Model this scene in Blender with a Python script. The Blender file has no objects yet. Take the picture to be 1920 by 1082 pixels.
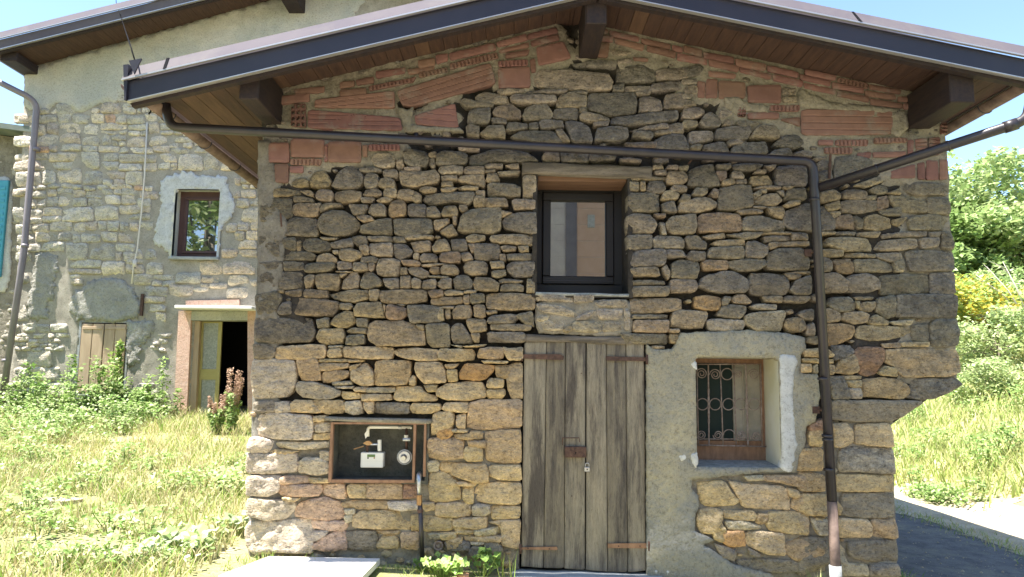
import bpy, math, random
import numpy as np
from mathutils import Matrix, Vector, noise
from mathutils.geometry import delaunay_2d_cdt
R=math.radians
# ---------------- camera, world, sun, exposure ----------------
scn=bpy.context.scene
FPX=1387.0; PITCH=R(6.7); ROLL=R(0.7); CAM=Vector((0,-6.4,1.6))
cam=bpy.data.cameras.new('camera'); camo=bpy.data.objects.new('camera',cam); scn.collection.objects.link(camo)
cam.sensor_width=36; cam.lens=36*FPX/1920; cam.clip_end=2000; cam.clip_start=0.05
CM=Matrix.Rotation(math.pi/2+PITCH,3,'X')@Matrix.Rotation(ROLL,3,'Z')
camo.matrix_world=Matrix.Translation(CAM)@CM.to_4x4()
scn.camera=camo
w=bpy.data.worlds.new('World'); scn.world=w; w.use_nodes=True
SUN=Vector((-0.37,-0.138,0.93)).normalized()      # towards the sun
sk=w.node_tree.nodes.new('ShaderNodeTexSky'); sk.sky_type='NISHITA'; sk.sun_disc=False
sk.sun_elevation=math.asin(SUN.z); sk.sun_rotation=math.atan2(SUN.x,SUN.y); sk.altitude=400; sk.dust_density=0.3; sk.ozone_density=2.0
w.node_tree.links.new(sk.outputs[0],w.node_tree.nodes['Background'].inputs[0]); w.node_tree.nodes['Background'].inputs[1].default_value=0.10
sl=bpy.data.lights.new('sun','SUN'); sl.energy=5.0; sl.angle=R(0.5); sl.color=(1,0.955,0.88)
so=bpy.data.objects.new('sun',sl); scn.collection.objects.link(so); so.rotation_euler=SUN.to_track_quat('Z','Y').to_euler()
scn.view_settings.view_transform='Standard'; scn.view_settings.look='None'; scn.view_settings.gamma=1; scn.view_settings.use_curve_mapping=False
scn.view_settings.exposure=2.0
scn.render.engine='CYCLES'; scn.cycles.max_bounces=8; scn.cycles.diffuse_bounces=5
# ---------------- helpers ----------------
rnd=random.Random(7); nr=np.random.RandomState(7)
def F(px,py,Y=0.0):                                 # where the line of sight through a photo pixel meets the upright plane y=Y
    d=CM@Vector(((px-960)/FPX,(541-py)/FPX,-1)); t=(Y-CAM.y)/d.y
    return Vector((CAM.x+t*d.x,Y,CAM.z+t*d.z))
col=scn.collection; WM={}
def place(o,parent,loc):
    WM[o]=Matrix.Translation(loc); col.objects.link(o)
    o.location=loc
    if parent: o.parent=parent; o.matrix_parent_inverse=WM[parent].inverted()
def tag(o,label=None,cat=None,group=None,kind=None):
    for k,v in (('label',label),('category',cat),('group',group),('kind',kind)):
        if v: o[k]=v
    return o
def empty(name,loc,label=None,cat=None,group=None):
    o=bpy.data.objects.new(name,None); o.empty_display_size=.2; place(o,None,Vector(loc)); return tag(o,label,cat,group)
def mk(name,V,Fc,mat,parent=None,smooth=False,attrs=None,mats=None,fm=None):
    V=np.asarray(V,dtype=float).reshape(-1,3); c=(V.max(0)+V.min(0))/2; c[2]=V[:,2].min() if not parent else c[2]
    me=bpy.data.meshes.new(name); me.from_pydata((V-c).tolist(),[],[tuple(int(i) for i in f) for f in Fc] if not isinstance(Fc,np.ndarray) else Fc.tolist())
    for m in (mats or [mat]): me.materials.append(m)
    if fm is not None: me.polygons.foreach_set('material_index',np.asarray(fm,dtype=np.int32))
    me.polygons.foreach_set('use_smooth',np.full(len(me.polygons),smooth))
    for k,a in (attrs or {}).items():
        a=np.asarray(a,dtype=np.float32)
        if a.ndim==2:
            at=me.color_attributes.new(k,'FLOAT_COLOR','POINT'); at.data.foreach_set('color',a.ravel())
        else:
            at=me.attributes.new(k,'FLOAT','POINT'); at.data.foreach_set('value',a)
    me.update(); o=bpy.data.objects.new(name,me); place(o,parent,Vector(c)); return o
class MB:                                           # collects primitives into one mesh
    def __init__(s): s.v=[]; s.f=[]
    def add(s,V,Fc):
        n=len(s.v); s.v+= [tuple(p) for p in V]; s.f+=[tuple(i+n for i in f) for f in Fc]; return s
    def box(s,x0,x1,y0,y1,z0,z1,b=0.0):
        if b<=0:
            return s.add([(x,y,z) for x in (x0,x1) for y in (y0,y1) for z in (z0,z1)],[(0,1,3,2),(4,6,7,5),(0,4,5,1),(2,3,7,6),(0,2,6,4),(1,5,7,3)])
        V=[];F_=[]
        import itertools
        b=min(b,abs(x1-x0)/2.1,abs(y1-y0)/2.1,abs(z1-z0)/2.1)
        # bevelled box: 24 verts
        idx={}
        for sx,sy,sz in itertools.product((0,1),repeat=3):
            for ax in range(3):
                p=[(x0,x1)[sx],(y0,y1)[sy],(z0,z1)[sz]]
                for a2 in range(3):
                    if a2!=ax: p[a2]+= b if (sx,sy,sz)[a2]==0 else -b
                idx[(sx,sy,sz,ax)]=len(V); V.append(tuple(p))
        for ax in range(3):
            o1,o2=[a for a in range(3) if a!=ax]
            for sd in (0,1):
                q=[]
                for (u,v_) in ((0,0),(1,0),(1,1),(0,1)):
                    t=[0,0,0]; t[ax]=sd; t[o1]=u; t[o2]=v_; q.append(idx[(*t,ax)])
                F_.append(q)
        for ax in range(3):
            o1,o2=[a for a in range(3) if a!=ax]
            for u in (0,1):
                for v_ in (0,1):
                    t0=[0,0,0];t1=[0,0,0]; t0[o1]=t1[o1]=u; t0[o2]=t1[o2]=v_; t0[ax]=0;t1[ax]=1
                    F_.append((idx[(*t0,o1)],idx[(*t1,o1)],idx[(*t1,o2)],idx[(*t0,o2)]))
        for sx,sy,sz in itertools.product((0,1),repeat=3):
            F_.append((idx[(sx,sy,sz,0)],idx[(sx,sy,sz,1)],idx[(sx,sy,sz,2)]))
        return s.add(V,F_)
    def prism(s,P,y0,y1):                            # P: points (x,z) counter-clockwise; extruded along y
        n=len(P); return s.add([(x,y0,z) for x,z in P]+[(x,y1,z) for x,z in P],[tuple(range(n)),tuple(range(2*n-1,n-1,-1))]+[(i,i+n,(i+1)%n+n,(i+1)%n) for i in range(n)])
    def tube(s,pts,r,n=10,cap=True,close=False):
        pts=[Vector(p) for p in pts]; rs=r if isinstance(r,(list,tuple)) else [r]*len(pts); V=[];Fc=[]
        up=None
        for i,p in enumerate(pts):
            a=pts[i-1] if (i>0 or close) else p; b=pts[(i+1)%len(pts)] if (i<len(pts)-1 or close) else p
            t=(b-a).normalized()
            if up is None: up=Vector((0,0,1)) if abs(t.z)<.9 else Vector((1,0,0))
            u=t.cross(up).normalized(); v=u.cross(t).normalized(); up=v
            for k in range(n):
                an=2*math.pi*k/n; V.append(p+rs[i]*(math.cos(an)*u+math.sin(an)*v))
        m=len(pts)
        for i in range(m if close else m-1):
            j=(i+1)%m
            for k in range(n): Fc.append((i*n+k,j*n+k,j*n+(k+1)%n,i*n+(k+1)%n))
        if cap and not close: Fc.append(tuple(range(n))); Fc.append(tuple(range((m-1)*n+n-1,(m-1)*n-1,-1)))
        return s.add(V,Fc)
    def done(s,name,mat,parent=None,smooth=False,**k): return mk(name,s.v,s.f,mat,parent,smooth,**k)
def bend(pts,r=.08,n=5):                             # rounds the corners of a polyline
    pts=[Vector(p) for p in pts]; out=[pts[0]]
    for i in range(1,len(pts)-1):
        a,b,c=pts[i-1],pts[i],pts[i+1]; p=b+(a-b).normalized()*min(r,(a-b).length*.45); q=b+(c-b).normalized()*min(r,(c-b).length*.45)
        for k in range(n+1):
            t=k/n; out.append(p*(1-t)**2+b*2*t*(1-t)+q*t*t)
    return out+[pts[-1]]
def fbm(p,oct=4): return noise.fractal(Vector(p),1.0,2.0,oct)
# ---------------- materials ----------------
def mat(name,c1,c2=None,scale=3.0,rough=.85,bump=.3,bscale=40,bdist=.01,stretch=(1,1,1),metal=0,attr=False,soot=None,spec=.3,trans=0,c3=None,c3t=.62,emit=None,bump2=None,wave=None,coat=0):
    m=bpy.data.materials.new(name); m.use_nodes=True; nt=m.node_tree; N=nt.nodes; L=nt.links; b=N['Principled BSDF']
    b.inputs['Roughness'].default_value=rough; b.inputs['Metallic'].default_value=metal; b.inputs['Specular IOR Level'].default_value=spec
    if coat: b.inputs['Coat Weight'].default_value=coat
    g=N.new('ShaderNodeNewGeometry'); mp=N.new('ShaderNodeMapping'); mp.inputs['Scale'].default_value=stretch; L.new(g.outputs['Position'],mp.inputs[0]); P=mp.outputs[0]
    def nz(sc,det=6,ro=.6):
        n=N.new('ShaderNodeTexNoise'); n.inputs['Scale'].default_value=sc; n.inputs['Detail'].default_value=det; n.inputs['Roughness'].default_value=ro; L.new(P,n.inputs['Vector']); return n.outputs['Fac']
    def ramp(f,a,b_):
        r=N.new('ShaderNodeMapRange'); r.inputs[1].default_value=a; r.inputs[2].default_value=b_; L.new(f,r.inputs[0]); return r.outputs[0]
    def mix(f,A,B,mode='MIX'):
        x=N.new('ShaderNodeMix'); x.data_type='RGBA'; x.blend_type=mode
        if isinstance(f,float): x.inputs[0].default_value=f
        else: L.new(f,x.inputs[0])
        for i,c in ((6,A),(7,B)):
            if isinstance(c,tuple): x.inputs[i].default_value=(*c[:3],1)
            else: L.new(c,x.inputs[i])
        return x.outputs[2]
    if attr:
        at=N.new('ShaderNodeAttribute'); at.attribute_name='Col'; base=at.outputs['Color']
        v=ramp(nz(scale*1.0),.3,.7); base=mix(v,mix(1.0,base,c1,'MULTIPLY'),mix(1.0,base,c2 or (1.3,1.25,1.15),'MULTIPLY'))
        if soot:
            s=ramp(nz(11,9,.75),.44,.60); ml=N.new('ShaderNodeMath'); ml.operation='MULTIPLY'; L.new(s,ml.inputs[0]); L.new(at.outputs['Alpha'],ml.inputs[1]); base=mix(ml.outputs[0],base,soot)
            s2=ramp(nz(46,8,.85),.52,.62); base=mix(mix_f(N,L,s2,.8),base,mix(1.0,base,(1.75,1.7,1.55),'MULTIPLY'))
            s3=ramp(nz(30,9,.85),.49,.40); base=mix(mix_f(N,L,s3,.85),base,mix(1.0,base,(.34,.32,.30),'MULTIPLY'))  # grain of pale flecks and dark pits paints relief shading into the colour
    elif c2: base=mix(ramp(nz(scale),.36,.64),c1,c2)
    else: base=None
    if c3: base=mix(ramp(nz(scale*.37,8,.7),c3t-.07,c3t+.07),base if base is not None else c1,c3)
    if wave:
        wv=N.new('ShaderNodeTexWave'); wv.bands_direction=wave[0]; wv.inputs['Scale'].default_value=wave[1]; wv.inputs['Distortion'].default_value=wave[2]; wv.inputs['Detail'].default_value=3; wv.inputs['Detail Scale'].default_value=1.2
        L.new(P,wv.inputs['Vector']); base=mix(mix_f(N,L,wv.outputs['Fac'],wave[3]),base,mix(1.0,base,(.35,.33,.3),'MULTIPLY'))
    if bump>=.6 and base is not None and not attr:
        base=mix(mix_f(N,L,ramp(nz(48,8,.85),.54,.64),.6),base,mix(1.0,base,(1.5,1.48,1.42),'MULTIPLY')); base=mix(mix_f(N,L,ramp(nz(33,9,.85),.48,.40),.7),base,mix(1.0,base,(.45,.43,.41),'MULTIPLY'))
    if base is None: b.inputs['Base Color'].default_value=(*c1,1)
    else: L.new(base,b.inputs['Base Color'])
    if bump:
        bp=N.new('ShaderNodeBump'); bp.inputs['Strength'].default_value=bump; bp.inputs['Distance'].default_value=bdist; L.new(nz(bscale,8,.65),bp.inputs['Height']); last=bp
        if bump2:
            b2=N.new('ShaderNodeBump'); b2.inputs['Strength'].default_value=bump2[0]; b2.inputs['Distance'].default_value=bump2[2]; L.new(nz(bump2[1],6,.55),b2.inputs['Height']); L.new(bp.outputs[0],b2.inputs['Normal']); last=b2
        L.new(last.outputs[0],b.inputs['Normal'])
    if trans:
        t=N.new('ShaderNodeBsdfTranslucent'); mx=N.new('ShaderNodeMixShader'); mx.inputs[0].default_value=trans
        if base is not None: L.new(base,t.inputs[0])
        else: t.inputs[0].default_value=(*c1,1)
        L.new(b.outputs[0],mx.inputs[1]); L.new(t.outputs[0],mx.inputs[2]); L.new(mx.outputs[0],N['Material Output'].inputs[0])
    return m
def mix_f(N,L,f,k):
    m=N.new('ShaderNodeMath'); m.operation='MULTIPLY'; m.inputs[1].default_value=k; L.new(f,m.inputs[0]); return m.outputs[0]
M={}
M['stone']=mat('sandstone',(.72,.72,.74),(1.25,1.2,1.12),scale=7,rough=.93,bump=1.0,bscale=42,bdist=.022,attr=True,stretch=(1,1,1.5),soot=(.068,.061,.053),bump2=(.9,20,.035),spec=.2)
M['brick']=mat('terracotta',(.82,.8,.8),(1.12,1.1,1.08),scale=9,rough=.9,bump=.35,bscale=90,bdist=.004,attr=True,spec=.2,c3=(.20,.165,.145),c3t=.60)
M['mortar']=mat('mortar with joint shade',(.02,.017,.015),(.05,.043,.036),scale=8,rough=.95,bump=.9,bscale=55,bdist=.012,c3=(.035,.03,.026),c3t=.56,bump2=(.8,14,.03))  # near black: the shade deep in the joints is put into the colour
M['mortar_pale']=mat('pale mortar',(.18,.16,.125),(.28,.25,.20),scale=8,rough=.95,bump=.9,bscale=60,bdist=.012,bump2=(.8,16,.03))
M['corner']=mat('corner render',(.12,.108,.092),(.20,.185,.158),scale=6,rough=.95,bump=.8,bscale=60,bdist=.01,bump2=(.7,14,.02))
M['plaster']=mat('cement render',(.31,.285,.215),(.43,.385,.27),scale=2.6,rough=.95,bump=1.0,bscale=70,bdist=.02,c3=(.27,.265,.235),c3t=.5,bump2=(.9,26,.03))
M['white']=mat('white limewash',(.50,.50,.48),(.40,.395,.37),scale=9,rough=.95,bump=.62,bscale=60,bdist=.004)
M['cream']=mat('cream limewash',(.50,.47,.33),(.56,.54,.46),scale=3,rough=.9,bump=.4,bscale=60,bdist=.004)
M['sill']=mat('rough sill',(.20,.21,.20),(.30,.31,.30),scale=14,rough=.95,bump=.9,bscale=60,bdist=.012)
M['metal']=mat('brown sheet metal',(.018,.018,.03),(.026,.024,.036),scale=2,rough=.42,bump=.05,bscale=4,spec=.5,metal=.25)
M['metal_top']=mat('weathered sheet metal',(.15,.13,.145),(.19,.165,.18),scale=3,rough=.45,bump=.05,bscale=4,spec=.5)
M['flashing']=mat('brown grey flashing',(.085,.075,.09),(.10,.088,.10),scale=1.5,rough=.85,bump=.05,bscale=4,spec=.12,c3=(.12,.108,.11),c3t=.55)
M['hem']=mat('folded edge with painted glint',(.42,.41,.42),None,rough=.35,bump=0,spec=.5,metal=.6)  # paler than the brown metal, the sun glint is put into the colour
M['pipe']=mat('brown pipe',(.016,.014,.018),(.028,.022,.024),scale=6,rough=.4,bump=.15,bscale=30,spec=.5)
M['pipe_pinkish']=mat('pinkish brown pipe',(.19,.135,.11),(.10,.07,.058),scale=10,rough=.8,bump=.3,bscale=60)
M['soffit']=mat('soffit boards',(.045,.026,.022),(.075,.042,.03),scale=6,stretch=(6,.6,6),rough=.7,bump=.3,bscale=30)
M['soffit_pale']=mat('paler soffit boards',(.075,.043,.03),(.11,.064,.042),scale=6,stretch=(6,.6,6),rough=.7,bump=.3,bscale=30)
M['timber']=mat('brown timber',(.018,.013,.016),(.034,.022,.02),scale=7,stretch=(5,.7,5),rough=.7,bump=.35,bscale=30)
M['oldwood']=mat('weathered door wood',(.19,.168,.132),(.295,.255,.19),scale=5,stretch=(5,5,.55),rough=.9,bump=.8,bscale=42,bdist=.006,c3=(.085,.072,.062),c3t=.53,wave=('X',9,7,.35))
M['oldwood_dark']=mat('dark door wood',(.14,.12,.095),(.22,.19,.14),scale=5,stretch=(5,5,.55),rough=.9,bump=.8,bscale=42,bdist=.006,c3=(.07,.06,.055),c3t=.58,wave=('X',9,7,.4))
M['beam']=mat('old grey beam',(.10,.085,.07),(.20,.17,.14),scale=5,stretch=(.6,5,5),rough=.95,bump=.9,bscale=40,bdist=.012,c3=(.08,.07,.06),c3t=.58)
M['lintel']=mat('orange brown lintel',(.10,.055,.036),(.16,.09,.055),scale=5,stretch=(.5,5,5),rough=.85,bump=.4,bscale=40)
M['framewood']=mat('reddish frame wood',(.30,.17,.10),(.20,.11,.065),scale=8,stretch=(3,3,1),rough=.8,bump=.5,bscale=50)
M['darkframe']=mat('dark window frame',(.006,.005,.006),(.009,.007,.008),scale=5,rough=.5,bump=0,spec=.4)
M['brownframe']=mat('brown window frame',(.065,.028,.024),(.085,.04,.032),scale=5,rough=.5,bump=.1,spec=.4)
M['iron']=mat('rusty iron',(.06,.035,.028),(.11,.062,.045),scale=25,rough=.85,bump=.6,bscale=120,bdist=.003)
M['iron_pale']=mat('flaking grille iron',(.16,.115,.09),(.27,.22,.19),scale=30,rough=.8,bump=.5,bscale=120,bdist=.002)
M['dark']=mat('unlit interior',(.006,.006,.007),None,rough=.9,bump=0)
M['green_dark']=mat('dark green glass',(.008,.018,.014),None,rough=.7,bump=0)  # dark green window glass, its dimness put into the colour
M['panel']=mat('beige panel',(.24,.22,.17),(.30,.27,.21),scale=12,rough=.8,bump=.2,bscale=80)
M['niche']=mat('dark niche render',(.075,.075,.065),(.13,.125,.10),scale=9,rough=.95,bump=.8,bscale=60)
M['plastic']=mat('off-white casing',(.70,.68,.62),None,rough=.45,bump=0,spec=.4)
M['lcd']=mat('meter display',(.10,.17,.06),None,rough=.2,bump=0)
M['brass']=mat('brass',(.36,.23,.11),(.28,.16,.08),scale=30,rough=.4,metal=.8,bump=0)
M['chrome']=mat('galvanised metal',(.5,.5,.5),(.35,.35,.36),scale=40,rough=.35,metal=.8,bump=0)
M['slab']=mat('pale concrete slab',(.62,.60,.56),(.70,.68,.64),scale=6,rough=.9,bump=.3,bscale=80,bdist=.003)
M['concrete']=mat('grey concrete',(.25,.26,.255),(.33,.34,.33),scale=9,rough=.95,bump=.5,bscale=70)
M['asphalt']=mat('worn asphalt',(.10,.10,.105),(.17,.165,.16),scale=5,rough=.95,bump=.9,bscale=90,bdist=.012,c3=(.21,.20,.16),c3t=.56,bump2=(.6,9,.02))
M['dirt']=mat('pale dry dirt',(.50,.43,.31),(.38,.32,.22),scale=3,rough=.95,bump=.8,bscale=50,bdist=.02)
M['soil']=mat('grassy soil',(.20,.22,.08),(.36,.33,.17),scale=1.3,rough=.95,bump=.8,bscale=30,bdist=.03,c3=(.46,.40,.27),c3t=.60)
M['grass']=mat('grass blades',(1.0,1.0,1.0),(1.3,1.25,1.2),scale=.8,rough=.6,bump=0,attr=True,trans=.35,spec=.25)
M['leaf']=mat('leaves',(.85,.88,.8),(1.15,1.12,1.2),scale=.9,rough=.5,bump=0,attr=True,trans=.35,spec=.35)
M['bark']=mat('bark',(.16,.13,.10),(.28,.24,.19),scale=9,rough=.95,bump=.7,bscale=30,stretch=(2,2,.4))
M['deadwood']=mat('bare pale branches',(.42,.38,.31),(.52,.48,.4),scale=9,rough=.9,bump=.3)
M['lh_plaster']=mat('ochre grey render',(.43,.40,.34),(.50,.475,.42),scale=1.6,rough=.95,bump=.8,bscale=40,c3=(.36,.36,.32),c3t=.5,bump2=(.5,9,.03))
M['lh_patch']=mat('cement patch',(.29,.28,.245),(.38,.365,.32),scale=4,rough=.95,bump=.9,bscale=50,bdist=.03,bump2=(.9,14,.05))
M['pinkstone']=mat('pink sandstone jamb',(.52,.33,.25),(.60,.42,.33),scale=12,rough=.95,bump=.8,bscale=50,bdist=.02)
M['yellowmetal']=mat('gold anodised frame',(.36,.30,.12),(.30,.25,.09),scale=6,rough=.4,bump=0,metal=.3)
M['obscure']=mat('frosted pane',(.22,.23,.20),(.34,.34,.29),scale=30,rough=.3,bump=.6,bscale=60)
M['shutterwood']=mat('pale shutter wood',(.36,.26,.17),(.44,.33,.22),scale=4,stretch=(4,4,.6),rough=.85,bump=.4,bscale=40)
M['blue']=mat('blue shutter paint',(.05,.26,.36),(.07,.30,.40),scale=4,rough=.5,bump=.1)
M['rope']=mat('pale rope',(.6,.55,.48),None,rough=.9,bump=0)
M['cable']=mat('black cable',(.008,.008,.01),None,rough=.95,bump=0,spec=.05)
M['flower']=mat('pink seed heads',(.42,.27,.20),(.50,.36,.26),scale=20,rough=.8,bump=0,trans=.3)
M['roofgreen']=mat('old roof sheet',(.10,.13,.12),(.16,.18,.15),scale=3,rough=.8,bump=.3)
M['blockwork']=mat('grey pink blockwork',(.50,.44,.42),(.60,.54,.50),scale=2,rough=.95,bump=.4)
M['opp_brick']=mat('orange brick wall',(.55,.36,.26),(.62,.42,.32),scale=3,rough=.9,bump=.4)
M['lh_mortar']=mat('pale lime joints',(.26,.235,.19),(.35,.32,.265),scale=5,rough=.95,bump=.8,bscale=50,bdist=.012)
M['orange_brick']=mat('orange brickwork',(.46,.22,.12),(.52,.28,.17),scale=4,rough=.9,bump=.4)
def glass(name,ior,base=(.01,.012,.012)):
    m=bpy.data.materials.new(name); m.use_nodes=True; b=m.node_tree.nodes['Principled BSDF']
    b.inputs['Base Color'].default_value=(*base,1); b.inputs['Roughness'].default_value=.015; b.inputs['IOR'].default_value=ior; return m
M['glass']=glass('window glass',3.3); M['glass_dark']=glass('dim glass',1.5)
# ---------------- outlines: smoothing, triangulated relief ----------------
def chaikin(P,k=.2):
    o=[]; n=len(P)
    for i in range(n):
        a=P[i];b=P[(i+1)%n]; o.append((a[0]+(b[0]-a[0])*k,a[1]+(b[1]-a[1])*k)); o.append((b[0]+(a[0]-b[0])*k,b[1]+(a[1]-b[1])*k))
    return o
def resample(P,sp,nmin=10,nmax=400):
    P=np.array(P); Q=np.vstack([P,P[:1]]); d=np.hypot(*(Q[1:]-Q[:-1]).T); s=np.r_[0,np.cumsum(d)]; n=int(min(max(s[-1]/sp,nmin),nmax))
    t=np.linspace(0,s[-1],n,endpoint=False); return np.c_[np.interp(t,s,Q[:,0]),np.interp(t,s,Q[:,1])]
def area(P):
    P=np.array(P); x,y=P.T; return .5*np.sum(x*np.roll(y,-1)-np.roll(x,-1)*y)
def inside(P,pts):
    P=np.asarray(P); pts=np.asarray(pts); r=np.zeros(len(pts),bool); x,y=pts.T; n=len(P)
    for i in range(n):
        x1,y1=P[i];x2,y2=P[(i+1)%n]
        if y1==y2: continue
        c=((y1>y)!=(y2>y))&(x<(x2-x1)*(y-y1)/(y2-y1)+x1); r^=c
    return r
def edist(P,pts):
    P=np.asarray(P); Q=np.roll(P,-1,0); d=np.full(len(pts),1e9)
    for a,b in zip(P,Q):
        ab=b-a; t=np.clip(((pts-a)@ab)/max(ab@ab,1e-12),0,1); d=np.minimum(d,np.hypot(*(pts-a-t[:,None]*ab).T))
    return d
def relief(P,sp,depth,jit=.25,holes=(),inset=None):
    """triangulate outline P (x,z) with interior points; depth(pts,edge_distance)->y ; returns verts, faces, edge distance"""
    P=np.asarray(P)
    if area(P)<0: P=P[::-1]
    lo=P.min(0);hi=P.max(0); gx=np.arange(lo[0]+sp*.5,hi[0],sp); gz_=np.arange(lo[1]+sp*.43,hi[1],sp*.87)
    G=np.array([(x+(sp/2 if j%2 else 0),z) for j,z in enumerate(gz_) for x in gx]).reshape(-1,2)
    if len(G): G=G+(nr.rand(*G.shape)-.5)*sp*2*jit; G=G[inside(P,G)]
    H=[np.asarray(h)[::-1] if area(h)<0 else np.asarray(h) for h in holes]
    if len(G): G=G[edist(P,G)>(inset*1.6 if inset else sp*.45)]
    for h in H:
        if len(G): G=G[~inside(h,G)]; G=G[edist(h,G)>sp*.4]
    ring=np.zeros((0,2))
    if inset:
        n=len(P); tng=np.roll(P,-1,0)-np.roll(P,1,0); nrm=np.c_[-tng[:,1],tng[:,0]]; nrm/=np.maximum(np.hypot(*nrm.T),1e-9)[:,None]
        ring=P+nrm*inset; ring=ring[inside(P,ring)]; ring=ring[edist(P,ring)>inset*.6]
    pts=[P]+H+[ring,G]; off=np.cumsum([0]+[len(p) for p in pts]); A=np.vstack(pts)
    ed=[]
    for k in range(1+len(H)):
        n=len(pts[k]); ed+=[(off[k]+i,off[k]+(i+1)%n) for i in range(n)]
    o=delaunay_2d_cdt([Vector((float(a),float(b))) for a,b in A],ed,[],0,1e-6)
    V=np.array([(v.x,v.y) for v in o[0]]); T_=np.array([t for t in o[2] if len(t)==3])
    c=V[T_].mean(1); keep=inside(P,c)
    for h in H: keep&=~inside(h,c)
    T_=T_[keep]; d=edist(P,V)
    for h in H: d=np.minimum(d,edist(h,V))
    y=depth(V,d)
    return V,y,T_,d
def skirt(V,y,T_,back):
    from collections import Counter
    E=Counter()
    for t in T_:
        for i in range(3): E[(t[i],t[(i+1)%3])]+=1
    B=[e for e in E if (e[1],e[0]) not in E]
    V3=np.c_[V[:,0],y,V[:,1]]; n=len(V3); vs=sorted({a for e in B for a in e}); m={v:n+i for i,v in enumerate(vs)}
    W=V3[vs].copy(); W[:,1]=np.maximum(W[:,1]+.01,back)
    V3=np.vstack([V3,W]); Fc=[tuple(t) for t in T_]+[(b,a,m[a],m[b]) for a,b in B]
    return V3,Fc,vs
def stone_mesh(P,y0,Y=0.0,back=.09,hump=.03,amp=.009,colr=(.3,.25,.18),soot=.3,edge=.2,sp=None,tilt=.05,rs=.07):
    P=chaikin(P,rs); A=abs(area(P)); per=np.hypot(*(np.roll(P,-1,0)-np.array(P)).T).sum()
    sp=sp or min(max(math.sqrt(A)*.13,.012),.026)
    Q=resample(P,sp*1.15,10,60)
    Q=Q+(nr.rand(*Q.shape)-.5)*min(.006,sp*.35); off=Vector((nr.rand()*50,nr.rand()*50,nr.rand()*50))
    w_=min(hump*1.0,math.sqrt(A)*.2); tx,tz=(nr.rand(2)-.5)*2*tilt; c=Q.mean(0)
    R_=math.sqrt(A)*.5; fac=[(math.cos(a),math.sin(a),(.35+.6*nr.rand())*R_,.12+.3*nr.rand()) for a in nr.rand(4)*6.283]
    def dep(V,d):
        t=np.clip(1-d/w_,0,1); y=y0+hump*(1-np.sqrt(np.maximum(1-t*t,0)))
        n1=np.array([noise.noise(off+Vector((v[0]*7,0,v[1]*11)))*1.6+noise.noise(off+Vector((v[0]*26,3,v[1]*34)))*.9+noise.noise(off+Vector((v[0]*70,9,v[1]*80)))*.5 for v in V])
        y=y+amp*n1*(.35+.65*np.clip(d/w_,0,1))+tx*(V[:,0]-c[0])+tz*(V[:,1]-c[1])
        for fx,fz,ft,fs in fac: y=y+np.minimum(np.maximum(0,(V[:,0]-c[0])*fx+(V[:,1]-c[1])*fz*1.5-ft)*fs,.018)
        return y+Y
    V,y,T_,d=relief(Q,sp,dep,inset=min(.009,w_*.35))
    V3,Fc,vs=skirt(V,y,T_,Y+back)
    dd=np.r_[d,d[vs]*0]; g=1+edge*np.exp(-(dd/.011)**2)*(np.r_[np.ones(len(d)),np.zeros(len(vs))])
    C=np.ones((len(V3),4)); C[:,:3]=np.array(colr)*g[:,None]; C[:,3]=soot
    return V3,Fc,C
def merge(L):
    V=[];Fc=[];C=[];n=0
    for v,f,c in L: V.append(v); Fc+=[tuple(i+n for i in t) for t in f]; C.append(c); n+=len(v)
    return np.vstack(V),Fc,np.vstack(C)
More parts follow.
